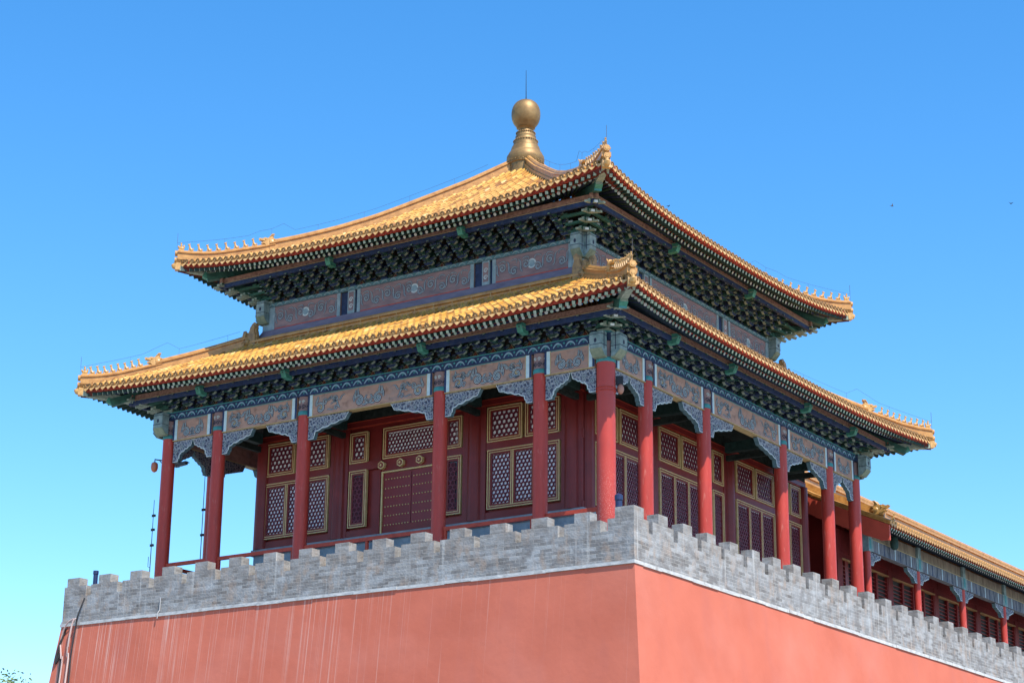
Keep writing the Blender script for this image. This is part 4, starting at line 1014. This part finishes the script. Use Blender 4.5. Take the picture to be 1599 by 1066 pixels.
def lattice(mb, u0, u1, z0, z1, pitch, hole, out, star=False):
    a = pitch/math.sqrt(3); rows = int((z1-z0)/(a*1.5))+2; cols = int((u1-u0)/pitch)+2
    for j in range(rows):
        for i in range(cols):
            cx = u0+(i+(0.5 if j % 2 else 0))*pitch; cz = z0+j*a*1.5
            if cx > u1 or cz > z1: continue
            oh = [(cx+a*math.cos(math.pi/6+q*math.pi/3), cz+a*math.sin(math.pi/6+q*math.pi/3)) for q in range(6)]
            ih = [(cx+(x-cx)*hole, cz+(z-cz)*hole) for x, z in oh]
            vs = [S(x, out, z) for x, z in oh]+[S(x, out, z) for x, z in ih]+[S(x, out-0.035, z) for x, z in ih]
            mb.add(vs, [(q, (q+1) % 6, 6+(q+1) % 6, 6+q) for q in range(6)]+[(6+q, 6+(q+1) % 6, 12+(q+1) % 6, 12+q) for q in range(6)], REDL)
            if star:
                for q in range(3):
                    p0 = ih[q]; p1 = ih[q+3]; mb.bar(S(p0[0], out-0.012, p0[1]), S(p1[0], out-0.012, p1[1]), 0.016, 0.02, REDL, up=(0, 1, 0))
def window(k, u0, u1, z0, z1, npan, pane, pitch=0.165, hole=0.70, star=False, name="window"):
    """gilt double moulding round the opening, lattice panels, panes behind"""
    f = HI; mb = MB()
    ringbars(mb, u0, u1, z0, z1, 0.032, f, f+0.12, GOLD); ringbars(mb, u0+0.032, u1-0.032, z0+0.032, z1-0.032, 0.048, f, f+0.10, REDW)
    ringbars(mb, u0+0.08, u1-0.08, z0+0.08, z1-0.08, 0.024, f, f+0.112, GOLD)
    iu0, iu1 = u0+0.11, u1-0.11
    pw = (iu1-iu0)/npan; g = 0.11 if npan > 1 else 0
    rects = []
    for i in range(npan):
        a = iu0+i*pw+(g/2 if i else 0); c = iu0+(i+1)*pw-(g/2 if i < npan-1 else 0); rects.append((a, c))
        if i < npan-1:
            x = iu0+(i+1)*pw; mb.box((x-g/2, -f-0.105, z0+0.11), (x+g/2, -f, z1-0.11), GOLD); mb.box((x-0.012, -f-0.112, z0+0.11), (x+0.012, -f-0.1055, z1-0.11), REDW)
    for a, c in rects: ringbars(mb, a, c, z0+0.11, z1-0.11, 0.06, f, f+0.09, REDW)
    w_ = thing_part(name, mb, k, z0)
    for a, c in rects:
        lt = MB(); pn = MB()
        lattice(lt, a+0.06, c-0.06, z0+0.17, z1-0.17, pitch, hole, f+0.075, star)
        pn.box((a+0.02, -f-0.03, z0+0.12), (c-0.02, -f-0.005+0.02, z1-0.12), pane)
        lt.obj("lattice", w_); pn.obj("pane", w_)
    return w_
def thing_part(name, mb, k, z0): return mb.obj(name, pav, (0, 0, 0), k)
TR0, TR1, WN0, WN1 = 17.54, 18.72, 15.30, 17.28
for (a, c) in ((-6.42, -5.12), (-4.94, -3.60), (3.08, 4.44), (4.57, 5.88)): window(0, a, c, TR0, TR1, 1, PANE, 0.185, 0.66)
for (a, c) in ((-2.65, -1.90), (1.36, 2.05)):
    window(0, a, c, TR0, TR1-0.1, 1, PANE, 0.185, 0.66); window(0, a, c, WN0, WN1, 1, PANED, 0.175, 0.66, True)
window(0, -6.45, -3.55, WN0, WN1, 3, PANEL2, 0.15, 0.70); window(0, 3.10, 5.90, WN0, WN1, 3, PANEL2, 0.15, 0.70)
window(0, -1.22, 1.22, TR0, TR1-0.1, 1, PANE, 0.145, 0.70)
for (a, c) in ((-5.95, -4.55), (-4.40, -3.02), (-1.80, -0.36), (-0.24, 1.25), (2.0, 2.82), (3.78, 5.22), (5.34, 6.80), (6.95, 8.1), (8.2, 9.1)): window(1, a, c, TR0, TR1, 1, PANE, 0.185, 0.66)
for (a, c, n_, pm) in ((-5.95, -3.02, 3, PANER), (-1.80, 1.35, 3, PANER), (2.0, 2.82, 1, PANED), (3.78, 6.86, 3, PANER), (7.2, 9.1, 2, PANER)): window(1, a, c, WN0-0.1, WN1, n_, pm, 0.145, 0.64, pm is PANED)
# the door
mb = MB(); f = HI
ringbars(mb, -1.24, 1.24, 14.9, 17.10, 0.05, f, f+0.12, GOLD)
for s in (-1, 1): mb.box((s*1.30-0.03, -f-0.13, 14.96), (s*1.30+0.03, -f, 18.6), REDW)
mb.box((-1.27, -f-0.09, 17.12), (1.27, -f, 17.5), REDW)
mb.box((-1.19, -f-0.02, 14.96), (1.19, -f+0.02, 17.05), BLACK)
door = mb.obj("door", pav, (0, 0, 0), 0)
for s in (-1, 1):
    mb = MB(); a, c = sorted((s*0.012, s*1.185)); mb.box((a, -f-0.065, 14.97), (c, -f-0.021, 17.04), REDD)
    for j in range(6):
        for i in range(9):
            u = s*(0.10+i*0.122); z = 15.25+j*0.315; mb.ball((u, -f-0.07, z), (0.026, 0.03, 0.026), GOLD, 6, 4)
    mb.obj("door_leaf", door)
for i in range(4):
    u = -1.2+i*0.8; mb = MB(); n = 6
    hx = lambda r_: [(u+r_*math.cos(math.pi/6+q*math.pi/3), 17.31+r_*math.sin(math.pi/6+q*math.pi/3)) for q in range(n)]
    mb.prism(hx(0.145), lambda p: S(p[0], f+0.22, p[1]), lambda p: S(p[0], f+0.05, p[1]), GOLD)
    mb.prism(hx(0.10), lambda p: S(p[0], f+0.235, p[1]), lambda p: S(p[0], f+0.2, p[1]), REDD)
    mb.prism(hx(0.045), lambda p: S(p[0], f+0.245, p[1]), lambda p: S(p[0], f+0.21, p[1]), GOLD)
    mb.obj("door_peg", door)
# railing between the outer columns
def railing(k, u0, u1):
    mb = MB(); n = max(1, int((u1-u0)/1.9))
    mb.box((u0, -9.05, 14.2), (u1, -8.95, 14.32), REDB); mb.box((u0, -9.035, 13.72), (u1, -8.965, 13.80), REDB)
    for i in range(n+1):
        x = u0+0.05+(u1-u0-0.1)*i/n; mb.box((x-0.045, -9.04, ZF), (x+0.045, -8.96, 14.199), REDB)
    mb.obj("railing", pav, (0, 0, 0), k)
for k in range(4):
    for i in range(5):
        if i == 2 and k % 2 == 1: continue
        if k == 1: continue
        railing(k, COLU[i]+0.24, COLU[i+1]-0.24)

# ------------------------------------------------------------------ long gallery hall to the right
GY0, GY1 = 11.5, 60.5; GX = 8.2; GS = 4.9; GZ = 16.58
gal = thing("gallery_hall", "low gallery with yellow gable roof and thin red columns behind the right battlements", "building", (4, 36, 12.55))
GT = [(9.6, 17.44), (9.29, 17.58), (8.2, 18.06), (7.3, 18.46), (6.2, 18.96), (5.0, 19.62), (4.2, 20.15), (3.5, 20.70)]
def gz(x): return interp(GT, x)
def gal_roof(sgn):
    mb = MB(); rnd = random.Random(5); y = GY0+0.13; ta = [math.pi*j/4 for j in range(5)]; xs = [9.29, 8.9, 8.5, 8.1, 7.6, 7.1, 6.6, 6.1, 5.6, 5.1, 4.6, 4.1, 3.5]
    X = lambda x: 3.5+(x-3.5)*sgn
    while y < GY1:
        for a, c in zip(xs, xs[1:]):
            q = [(X(a), y+0.078*math.cos(t), gz(a)+0.015+0.08*math.sin(t)) for t in ta]+[(X(c), y+0.072*math.cos(t), gz(c)+0.075*math.sin(t)) for t in ta]
            mb.add(q, [(j, j+1, 6+j, 5+j) for j in range(4)], TILE, min(1, max(0, rnd.gauss(0.42, 0.18))))
            mb.add([(X(a), y-0.13, gz(a)+0.01), (X(a), y+0.13, gz(a)+0.01), (X(c), y+0.13, gz(c)-0.02), (X(c), y-0.13, gz(c)-0.02)], [(0, 1, 2, 3)], TILE, 0.3)
        y += 0.25
    o = mb.obj("roof_slope", gal, (0, 0, 0))
    if sgn > 0:
        mb = MB(); y = GY0+0.13
        while y < GY1:
            n = 10; c = (9.32, y, 17.58)
            mb.tube([(9.34, y, 17.585), (9.27, y, 17.61)], 0.09, DISC, 10)
            mb.prism([(-0.11, 0.02), (-0.08, -0.06), (0, -0.12), (0.08, -0.06), (0.11, 0.02)], lambda p: (9.33, y+0.125+p[0], 17.55+p[1]), lambda p: (9.30, y+0.125+p[0], 17.55+p[1]), DISC)
            y += 0.25
        mb.obj("eave_tiles", o)
gal_roof(1); gal_roof(-1)
mb = MB(); mb.box((3.3, GY0, 20.6), (3.7, GY1, 20.95), RIDGE); mb.box((3.22, GY0, 20.952), (3.78, GY1, 21.03), RIDGE); mb.tube([(3.5, GY0-0.1, 21.2), (3.5, GY1, 21.2)], 0.16, RIDGE, 10); mb.obj("main_ridge", gal, (0, 0, 0))
mb = MB()     # gable edge ridge and barge board
xs = [9.29, 8.9, 8.2, 7.3, 6.2, 5.0, 4.2, 3.5]
for a, c in zip(xs, xs[1:]):
    mb.hexa([(a, GY0+0.02, gz(a)-0.08), (a, GY0+0.42, gz(a)-0.02), (a, GY0+0.42, gz(a)+0.14), (a, GY0+0.02, gz(a)+0.10)], [(c, GY0+0.02, gz(c)-0.08), (c, GY0+0.42, gz(c)-0.02), (c, GY0+0.42, gz(c)+0.14), (c, GY0+0.02, gz(c)+0.10)], RIDGE)
    if a < 9.2: mb.hexa([(a, GY0+0.46, gz(a)), (a, GY0+0.74, gz(a)), (a, GY0+0.70, gz(a)+0.42), (a, GY0+0.50, gz(a)+0.42)], [(c, GY0+0.46, gz(c)), (c, GY0+0.74, gz(c)), (c, GY0+0.70, gz(c)+0.42), (c, GY0+0.50, gz(c)+0.42)], RIDGE)
gro = mb.obj("gable_ridge", gal, (0, 0, 0))
f = bpy.data.objects.new("ridge_dragon", dragon_mesh()); col.objects.link(f); f.parent = gro; f.location = (8.7, GY0+0.45, gz(8.7)+0.22); f.scale = (0.8, 0.8, 0.8)
for i, t in enumerate((9.22,)):
    f = bpy.data.objects.new("ridge_figure", figure_mesh(i+1)); col.objects.link(f); f.parent = gro; f.location = (t, GY0+0.6, gz(t)+0.1); f.scale = (0.6, 0.6, 0.7)
mb = MB()
for a, c in zip(xs, xs[1:]):
    mb.hexa([(a, GY0+0.03, gz(a)-0.82 if a < 9.2 else gz(a)-0.70), (a, GY0+0.12, gz(a)-0.82 if a < 9.2 else gz(a)-0.70), (a, GY0+0.12, gz(a)-0.1), (a, GY0+0.03, gz(a)-0.1)], [(c, GY0+0.03, gz(c)-0.85), (c, GY0+0.12, gz(c)-0.85), (c, GY0+0.12, gz(c)-0.1), (c, GY0+0.03, gz(c)-0.1)], LACQ)
mb.obj("barge_board", gal, (0, 0, 0))
mb = MB(); poly = [(8.0, 12.6), (8.0, 17.0), (3.5, 20.1), (-1, 17.0), (-1, 12.6)]
mb.prism([(7.0, 12.6), (7.0, 17.8), (3.5, 20.2), (0, 17.8), (0, 12.6)], lambda p: (p[0], GY0+0.9, p[1]), lambda p: (p[0], GY0+1.2, p[1]), REDW); mb.obj("gable_wall", gal, (0, 0, 0))
ra = MB(); fl = MB(); y = GY0+0.2; i = 0
while y < GY1:
    ra.tube([(7.6, y, gz(7.6)-0.33), (8.86, y, gz(8.86)-0.30)], 0.055, BLUED if i % 2 else GREEND, 7, True, WHITE); fl.bar((8.5, y, gz(8.5)-0.22), (9.22, y, 17.39), 0.085, 0.095, GREEND, None, MINT); y += 0.23; i += 1
ra.obj("rafter_row", gal, (0, 0, 0)); fl.obj("flying_rafter_row", gal, (0, 0, 0))
mb = MB(); mb.hexa([(9.25, GY0+0.1, 17.46), (7.0, GY0+0.1, gz(7.0)-0.2), (7.0, GY0+0.1, gz(7.0)-0.13), (9.25, GY0+0.1, 17.50)], [(9.25, GY1, 17.46), (7.0, GY1, gz(7.0)-0.2), (7.0, GY1, gz(7.0)-0.13), (9.25, GY1, 17.50)], SOFF)
mb.box((9.16, GY0+0.1, 17.42), (9.22, GY1, 17.50), REDB); mb.box((8.80, GY0+0.1, gz(8.8)-0.235), (8.86, GY1, gz(8.8)-0.16), REDB); mb.obj("soffit", gal, (0, 0, 0))
mb = MB(); mb.lathe([(0.145, 0), (0.14, GZ-12.55)], RED, 18)
gc = mb.obj("column", gal, (GX, GY0+0.3, 12.55), smooth=True)
NB = 10
QG = None
BPAINT = mat("faded_beam_paint", (0.06, 0.07, 0.085), 0.8, 0.2, c2=(0.22, 0.23, 0.25), scale=4, stretch=(1, 2.2, 0.5))
BOARD = mat("faded_board_paint", (0.13, 0.105, 0.08), 0.8, 0.2, c2=(0.30, 0.25, 0.19), scale=3, stretch=(1, 1.5, 0.6))
for i in range(NB):
    y0 = GY0+0.3+i*GS
    if i: c_ = gc.copy(); col.objects.link(c_); c_.parent = gal; c_.location = Vector((GX, y0, 12.55))-gal.location
    mb = MB(); ya, yb = y0+0.16, y0+GS-0.16
    mb.box((GX-0.12, ya, GZ+0.02), (GX+0.14, yb, GZ+0.50), BPAINT); mb.box((GX-0.06, ya, GZ+0.504), (GX+0.06, yb, GZ+0.95), BOARD)
    mb.box((GX+0.062, ya, GZ+0.504), (GX+0.10, yb, GZ+0.55), SCRG)
    for q in range(9): yy = ya+0.15+q*(yb-ya-0.3)/8; mb.box((GX+0.141, yy-0.03, GZ+0.04), (GX+0.146, yy+0.03, GZ+0.48), (SCRD, PALEB, BLUED)[q % 3])
    for e, s in ((ya, 1), (yb, -1)): a, c = sorted((e, e+s*0.16)); mb.box((GX-0.1, a, GZ+0.02), (GX+0.152, c, GZ+0.52), BOSSB)
    o = mb.obj("painted_beam", gal, (0, 0, 0))
    mb = MB(); mb.box((GX-0.15, y0-0.15, GZ), (GX+0.16, y0+0.15, GZ+0.98), BOSSB); mb.box((GX+0.161, y0-0.1, GZ+0.1), (GX+0.165, y0+0.1, GZ+0.5), TEAL); mb.obj("column_head", gal, (0, 0, 0))
    for (yy, s) in ((ya, 1), (yb, -1)):
        if QG is None:
            QG = {}
        if s not in QG:
            mb = queti(1.0, 0.52); mb.v = [(x, y_, z-18.635) for x, y_, z in mb.v]
            mb.v = [(-(y_+BF-0.15), s*x, z) for x, y_, z in mb.v]
            QG[s] = mb.obj("carved_bracket", gal, (GX, yy, GZ+0.01))
        else:
            c_ = QG[s].copy(); col.objects.link(c_); c_.parent = gal; c_.location = Vector((GX, yy, GZ+0.01))-gal.location
    # set-back shuttered windows
    mb = MB(); mb.box((6.9, y0-0.2, 12.55), (7.05, y0+0.2, 17.6), DULLR); mb.box((6.9, y0+0.202, 16.75), (7.06, y0+GS-0.202, 17.6), DULLR); mb.box((6.9, y0+0.202, 16.52), (7.03, y0+GS-0.202, 16.745), DULLR)
    mb.box((6.9, y0+0.202, 16.44), (7.09, y0+GS-0.202, 16.49), TAN); mb.box((6.9, y0+0.202, 12.55), (7.03, y0+GS-0.202, 13.4), STONE)
    mb.obj("facade_frame", gal, (0, 0, 0))
    for q in range(4):
        a = y0+0.21+q*(GS-0.42)/4; c = a+(GS-0.42)/4-0.01
        mb = MB(); mb.box((6.92, a, 13.42), (7.04, a+0.07, 16.43), DULLR); mb.box((6.92, c-0.07, 13.42), (7.04, c, 16.43), DULLR)
        z = 13.5
        while z < 16.38: mb.bar((6.96, a+0.08, z), (6.96, c-0.08, z), 0.09, 0.03, REDD, up=(0.6, 0, 1)); z += 0.16
        mb.box((6.90, a, 13.42), (6.918, c, 16.43), BLACK)
        mb.obj("shutter", gal, (0, 0, 0))
mb = MB(); mb.box((0, GY0+1.3, 12.56), (6.88, GY1, 17.8), REDW); mb.obj("gallery_core", gal, (0, 0, 0))

# ------------------------------------------------------------------ small things
def mesh_thing(mb, name, label, cat, loc=(0, 0, 0), group=None, smooth=False):
    mb.v = [(x-loc[0], y-loc[1], z-loc[2]) for x, y, z in mb.v]
    o = mb.obj(name, None, loc, smooth=smooth); return tag(o, label, cat, group)
# dome camera on a bracket, left corner column
t = thing("dome_camera", "small orange brown dome camera hung on an arm from the leftmost red column", "camera", (-9.24, -9.0, 17.9))
mb = MB(); mb.tube([(0, 0, 0.14), (-0.42, 0, 0.24), (-0.42, 0, 0.12)], 0.025, BLACK, 6); mb.tube([(0, 0, 0), (-0.2, 0, 0.18)], 0.014, BLACK, 6); mb.obj("arm", t)
t2 = MB(); t2.lathe([(0.05, 0.14), (0.11, 0.10), (0.125, 0.0), (0.125, -0.08), (0.10, -0.17), (0.04, -0.22)], DOME, 16, (-0.42, 0, 0)); d_ = t2.obj("dome", t, smooth=True); d_.location = (0, 0, 0)
for p in t.children: p.location = (0, 0, 0)
t = thing("security_camera", "black box camera on an arm on the right side of the leftmost column", "camera", (-8.77, -9.0, 17.85))
mb = MB(); mb.tube([(0, 0, 0.05), (0.3, -0.02, 0.05), (0.42, -0.02, 0.0)], 0.025, BLACK, 6); o = mb.obj("arm", t); o.location = (0, 0, 0)
mb = MB(); mb.bar((0.34, -0.03, -0.06), (0.72, -0.08, -0.05), 0.12, 0.12, BLACK); mb.bar((0.70, -0.08, -0.045), (0.80, -0.09, -0.045), 0.14, 0.03, BLACK); o = mb.obj("housing", t); o.location = (0, 0, 0)
t = thing("security_camera", "peach coloured camera below a black bracket on the front corner column", "camera", (9.2, -8.8, 18.0))
mb = MB(); mb.bar((0.02, 0.02, 0.22), (0.22, 0.1, 0.22), 0.12, 0.26, BLACK); o = mb.obj("bracket", t); o.location = (0, 0, 0)
mb = MB(); mb.ball((0.16, 0.05, -0.06), (0.11, 0.10, 0.16), mat("peach_plastic", (0.40, 0.19, 0.13), 0.45), 14, 9); mb.tube([(0.05, 0.0, -0.1), (0.2, 0.06, -0.1)], 0.05, BLACK, 6); o = mb.obj("dome", t, smooth=True); o.location = (0, 0, 0)
mb = MB(); mb.lathe([(0.08, 0), (0.08, 1.35), (0.095, 1.36), (0.095, 1.48)], NAVY, 14, (-10.73, -10.4, 12.55)); mb.v = [(x, y, z) for x, y, z in mb.v]
mesh_thing(mb, "blue_tube", "slim navy blue tube standing behind the left end of the battlements", "tube", (-10.73, -10.4, 12.55))
mb = MB(); mb.lathe([(0.10, 0), (0.10, 1.62), (0.12, 1.64), (0.12, 1.78), (0.03, 1.84)], NAVY, 14, (10.02, -10.0, 12.55))
mesh_thing(mb, "blue_tube", "short navy blue tube standing right of the front corner column", "tube", (10.02, -10.0, 12.55))
def antenna(x, y, z0, z1, label, box):
    mb = MB(); mb.tube([(x, y, z0), (x, y, z1)], [0.018, 0.010], BLACK, 6)
    for q in box: mb.box((x-0.05, y-0.03, q), (x+0.09, y+0.03, q+0.08), BLACK)
    mb.tube([(x, y, z0+0.9), (x-0.10, y, z0+0.95), (x-0.10, y, z0-0.2+1.5)], 0.01, BLACK, 5)
    mesh_thing(mb, "antenna", label, "antenna", (x, y, z0))
antenna(-9.36, -9.2, 13.3, 16.6, "thin black antenna rod left of the leftmost column", (14.95, 15.5, 16.0))
antenna(-8.15, -8.0, 13.3, 18.3, "tall thin black antenna rod between the two leftmost columns", (15.4, 16.3))
def cable(pts, r_, m, label):
    P2 = []
    for i in range(len(pts)-1):
        a = Vector(pts[max(i-1, 0)]); b_ = Vector(pts[i]); c = Vector(pts[i+1]); d = Vector(pts[min(i+2, len(pts)-1)])
        for t in (0, .25, .5, .75): P2.append(0.5*((2*b_)+(-a+c)*t+(2*a-5*b_+4*c-d)*t*t+(-a+3*b_-3*c+d)*t**3))
    P2.append(Vector(pts[-1])); mb = MB(); mb.tube(P2, r_, m, 6); mesh_thing(mb, "cable", label, "cable", pts[-1], "cables down the left end of the red wall", True)
yw = lambda z: -(WT-0.04+0.1*(12.0-z))
cable([(-10.2, -11.34, 12.9), (-10.35, -11.45, 12.3), (-10.45, yw(12)-0.12, 12.0), (-10.55, yw(10.9)-0.05, 10.9), (-10.45, yw(9)-0.05, 9.0), (-10.5, -12.5, 0.05)], 0.028, CABLED, "dark cable hanging from the parapet, rightmost of the cables")
cable([(-10.5, -11.36, 12.22), (-10.62, yw(12)-0.14, 12.05), (-10.75, yw(11)-0.06, 11.0), (-10.62, yw(10)-0.06, 10.0), (-10.65, -12.5, 0.05)], 0.032, CABLE, "pale pinkish cable bundle running straight down the left end of the red wall")
cable([(-10.62, -11.38, 12.22), (-10.9, yw(12)-0.14, 12.05), (-11.15, yw(11.6)-0.06, 11.5), (-10.98, yw(10.7)-0.06, 10.9), (-10.9, yw(9.9)-0.06, 9.9), (-10.85, -12.5, 0.05)], 0.026, CABLE, "pale looped cable bowing out nearest the left edge of the red wall")
cable([(-11.0, yw(11.9)-0.03, 11.95), (-11.22, yw(11.2)-0.05, 11.2), (-11.22, yw(10.7)-0.05, 10.75), (-10.98, yw(10.2)-0.05, 10.2), (-11.0, -12.5, 0.05)], 0.04, CABLED, "thick dark hose curling at the left edge of the red wall")
mb = MB(); mb.tube([(-6.72, -11.30, 12.62), (-6.73, -11.30, 12.2), (-6.75, -11.36, 12.1), (-6.75, -11.37, 11.92)], 0.018, PIPE, 8)
mesh_thing(mb, "drain_pipe", "short white drain pipe on the grey parapet near its left end", "pipe", (-6.72, -11.36, 12.75))
# hanging speaker at the gallery
mb = MB(); mb.lathe([(0.05, 0.34), (0.13, 0.28), (0.17, 0.05), (0.15, -0.12), (0.08, -0.2)], GREEND, 12, (8.6, 13.6, 17.12)); mb.tube([(8.6, 13.6, 17.4), (8.6, 13.6, 17.75)], 0.02, BLACK, 6)
mesh_thing(mb, "hanging_speaker", "dark green lantern shaped lamp hanging under the near end of the gallery eave", "loudspeaker", (8.6, 13.6, 17.75), smooth=True)
# birds
def bird(loc, rot, label):
    mb = MB(); mb.tube([(-0.16, 0, 0), (-0.06, 0, 0.01), (0.06, 0, 0.02), (0.15, 0, 0.03)], [0.012, 0.045, 0.045, 0.015], FEATHER, 8)
    for s in (-1, 1):
        p = [(0.07, 0), (0.05, s*0.16), (-0.05, s*0.34), (-0.06, s*0.2), (-0.06, 0)]
        mb.prism(p if s > 0 else p[::-1], lambda q: (q[0], q[1], 0.02+abs(q[1])*0.35), lambda q: (q[0], q[1], 0.03+abs(q[1])*0.35), FEATHER)
    mb.prism([(-0.14, -0.01), (-0.26, -0.06), (-0.22, 0), (-0.26, 0.06), (-0.14, 0.01)], lambda q: (q[0], q[1], 0.0), lambda q: (q[0], q[1], 0.01), FEATHER)
    o = mb.obj("bird", None, loc); o.rotation_euler = rot; o.scale = (0.75, 0.75, 0.75); tag(o, label, "bird", "birds flying in the sky")
bird((-15.7, 74.35, 56.47), (0.9, 0.3, 0.4), "small dark bird in the open blue sky, middle of the three birds")
bird((-8.13, 79.35, 56.75), (0.4, 0.2, 1.4), "tiny dark bird at the far right of the blue sky")
bird((-29.9, 64.85, 56.28), (0.5, -0.2, -0.3), "dark bird close above the right slope of the upper roof")
# tree whose top shows at the bottom left
tr = thing("tree", "green leafy tree top peeping up at the bottom left corner of the photo", "tree", (-34.9, 7.6, 0))
mb = MB(); rnd = random.Random(3)
mb.tube([(0, 0, 0), (0.1, 0, 3), (-0.1, 0.1, 6), (0.1, 0, 9.5), (0, 0, 12.6)], [0.35, 0.28, 0.22, 0.13, 0.04], BARK, 10)
tips = []
for i in range(26):
    z = rnd.uniform(4.5, 11.5); a = rnd.uniform(0, 6.28); L = rnd.uniform(1.2, 3.4)*(1-(z-4.5)/11); e = (math.cos(a)*L, math.sin(a)*L, z+L*0.75)
    mb.tube([(0, 0, z), (e[0]*0.5, e[1]*0.5, z+L*0.3), e], [0.09, 0.06, 0.02], BARK, 6); tips += [e, (e[0]*0.6, e[1]*0.6, z+L*0.4)]
o = mb.obj("trunk", tr, smooth=True); o.location = (0, 0, 0)
tips += [(0, 0, 12.4), (0.4, -0.2, 13.3), (-0.45, 0.1, 13.0), (0.9, 0.2, 12.7), (-1.0, -0.2, 12.4), (-0.3, 0, 13.9), (0.55, 0, 13.8), (0.1, 0.1, 13.5), (1.4, 0, 12.9), (-1.5, 0, 13.1), (0.2, 0, 13.3), (0.7, 0, 13.5), (1.1, 0, 13.3), (-0.7, 0, 13.6), (-0.1, 0, 13.0), (0.5, 0, 13.0)]
mb = MB()
for e in tips:
    for j in range(60):
        c = Vector(e)+Vector((rnd.gauss(0, 0.42), rnd.gauss(0, 0.42), rnd.gauss(0, 0.30))); a = Vector((rnd.uniform(-1, 1), rnd.uniform(-1, 1), rnd.uniform(-0.6, 0.6))).normalized()*0.10
        s_ = a.cross(Vector((rnd.uniform(-1, 1), rnd.uniform(-1, 1), rnd.uniform(-1, 1)))).normalized()*0.045
        mb.add([c-a, c+s_, c+a, c-s_], [(0, 1, 2, 3)], LEAF)
o = mb.obj("crown", tr); o.location = (0, 0, 0)
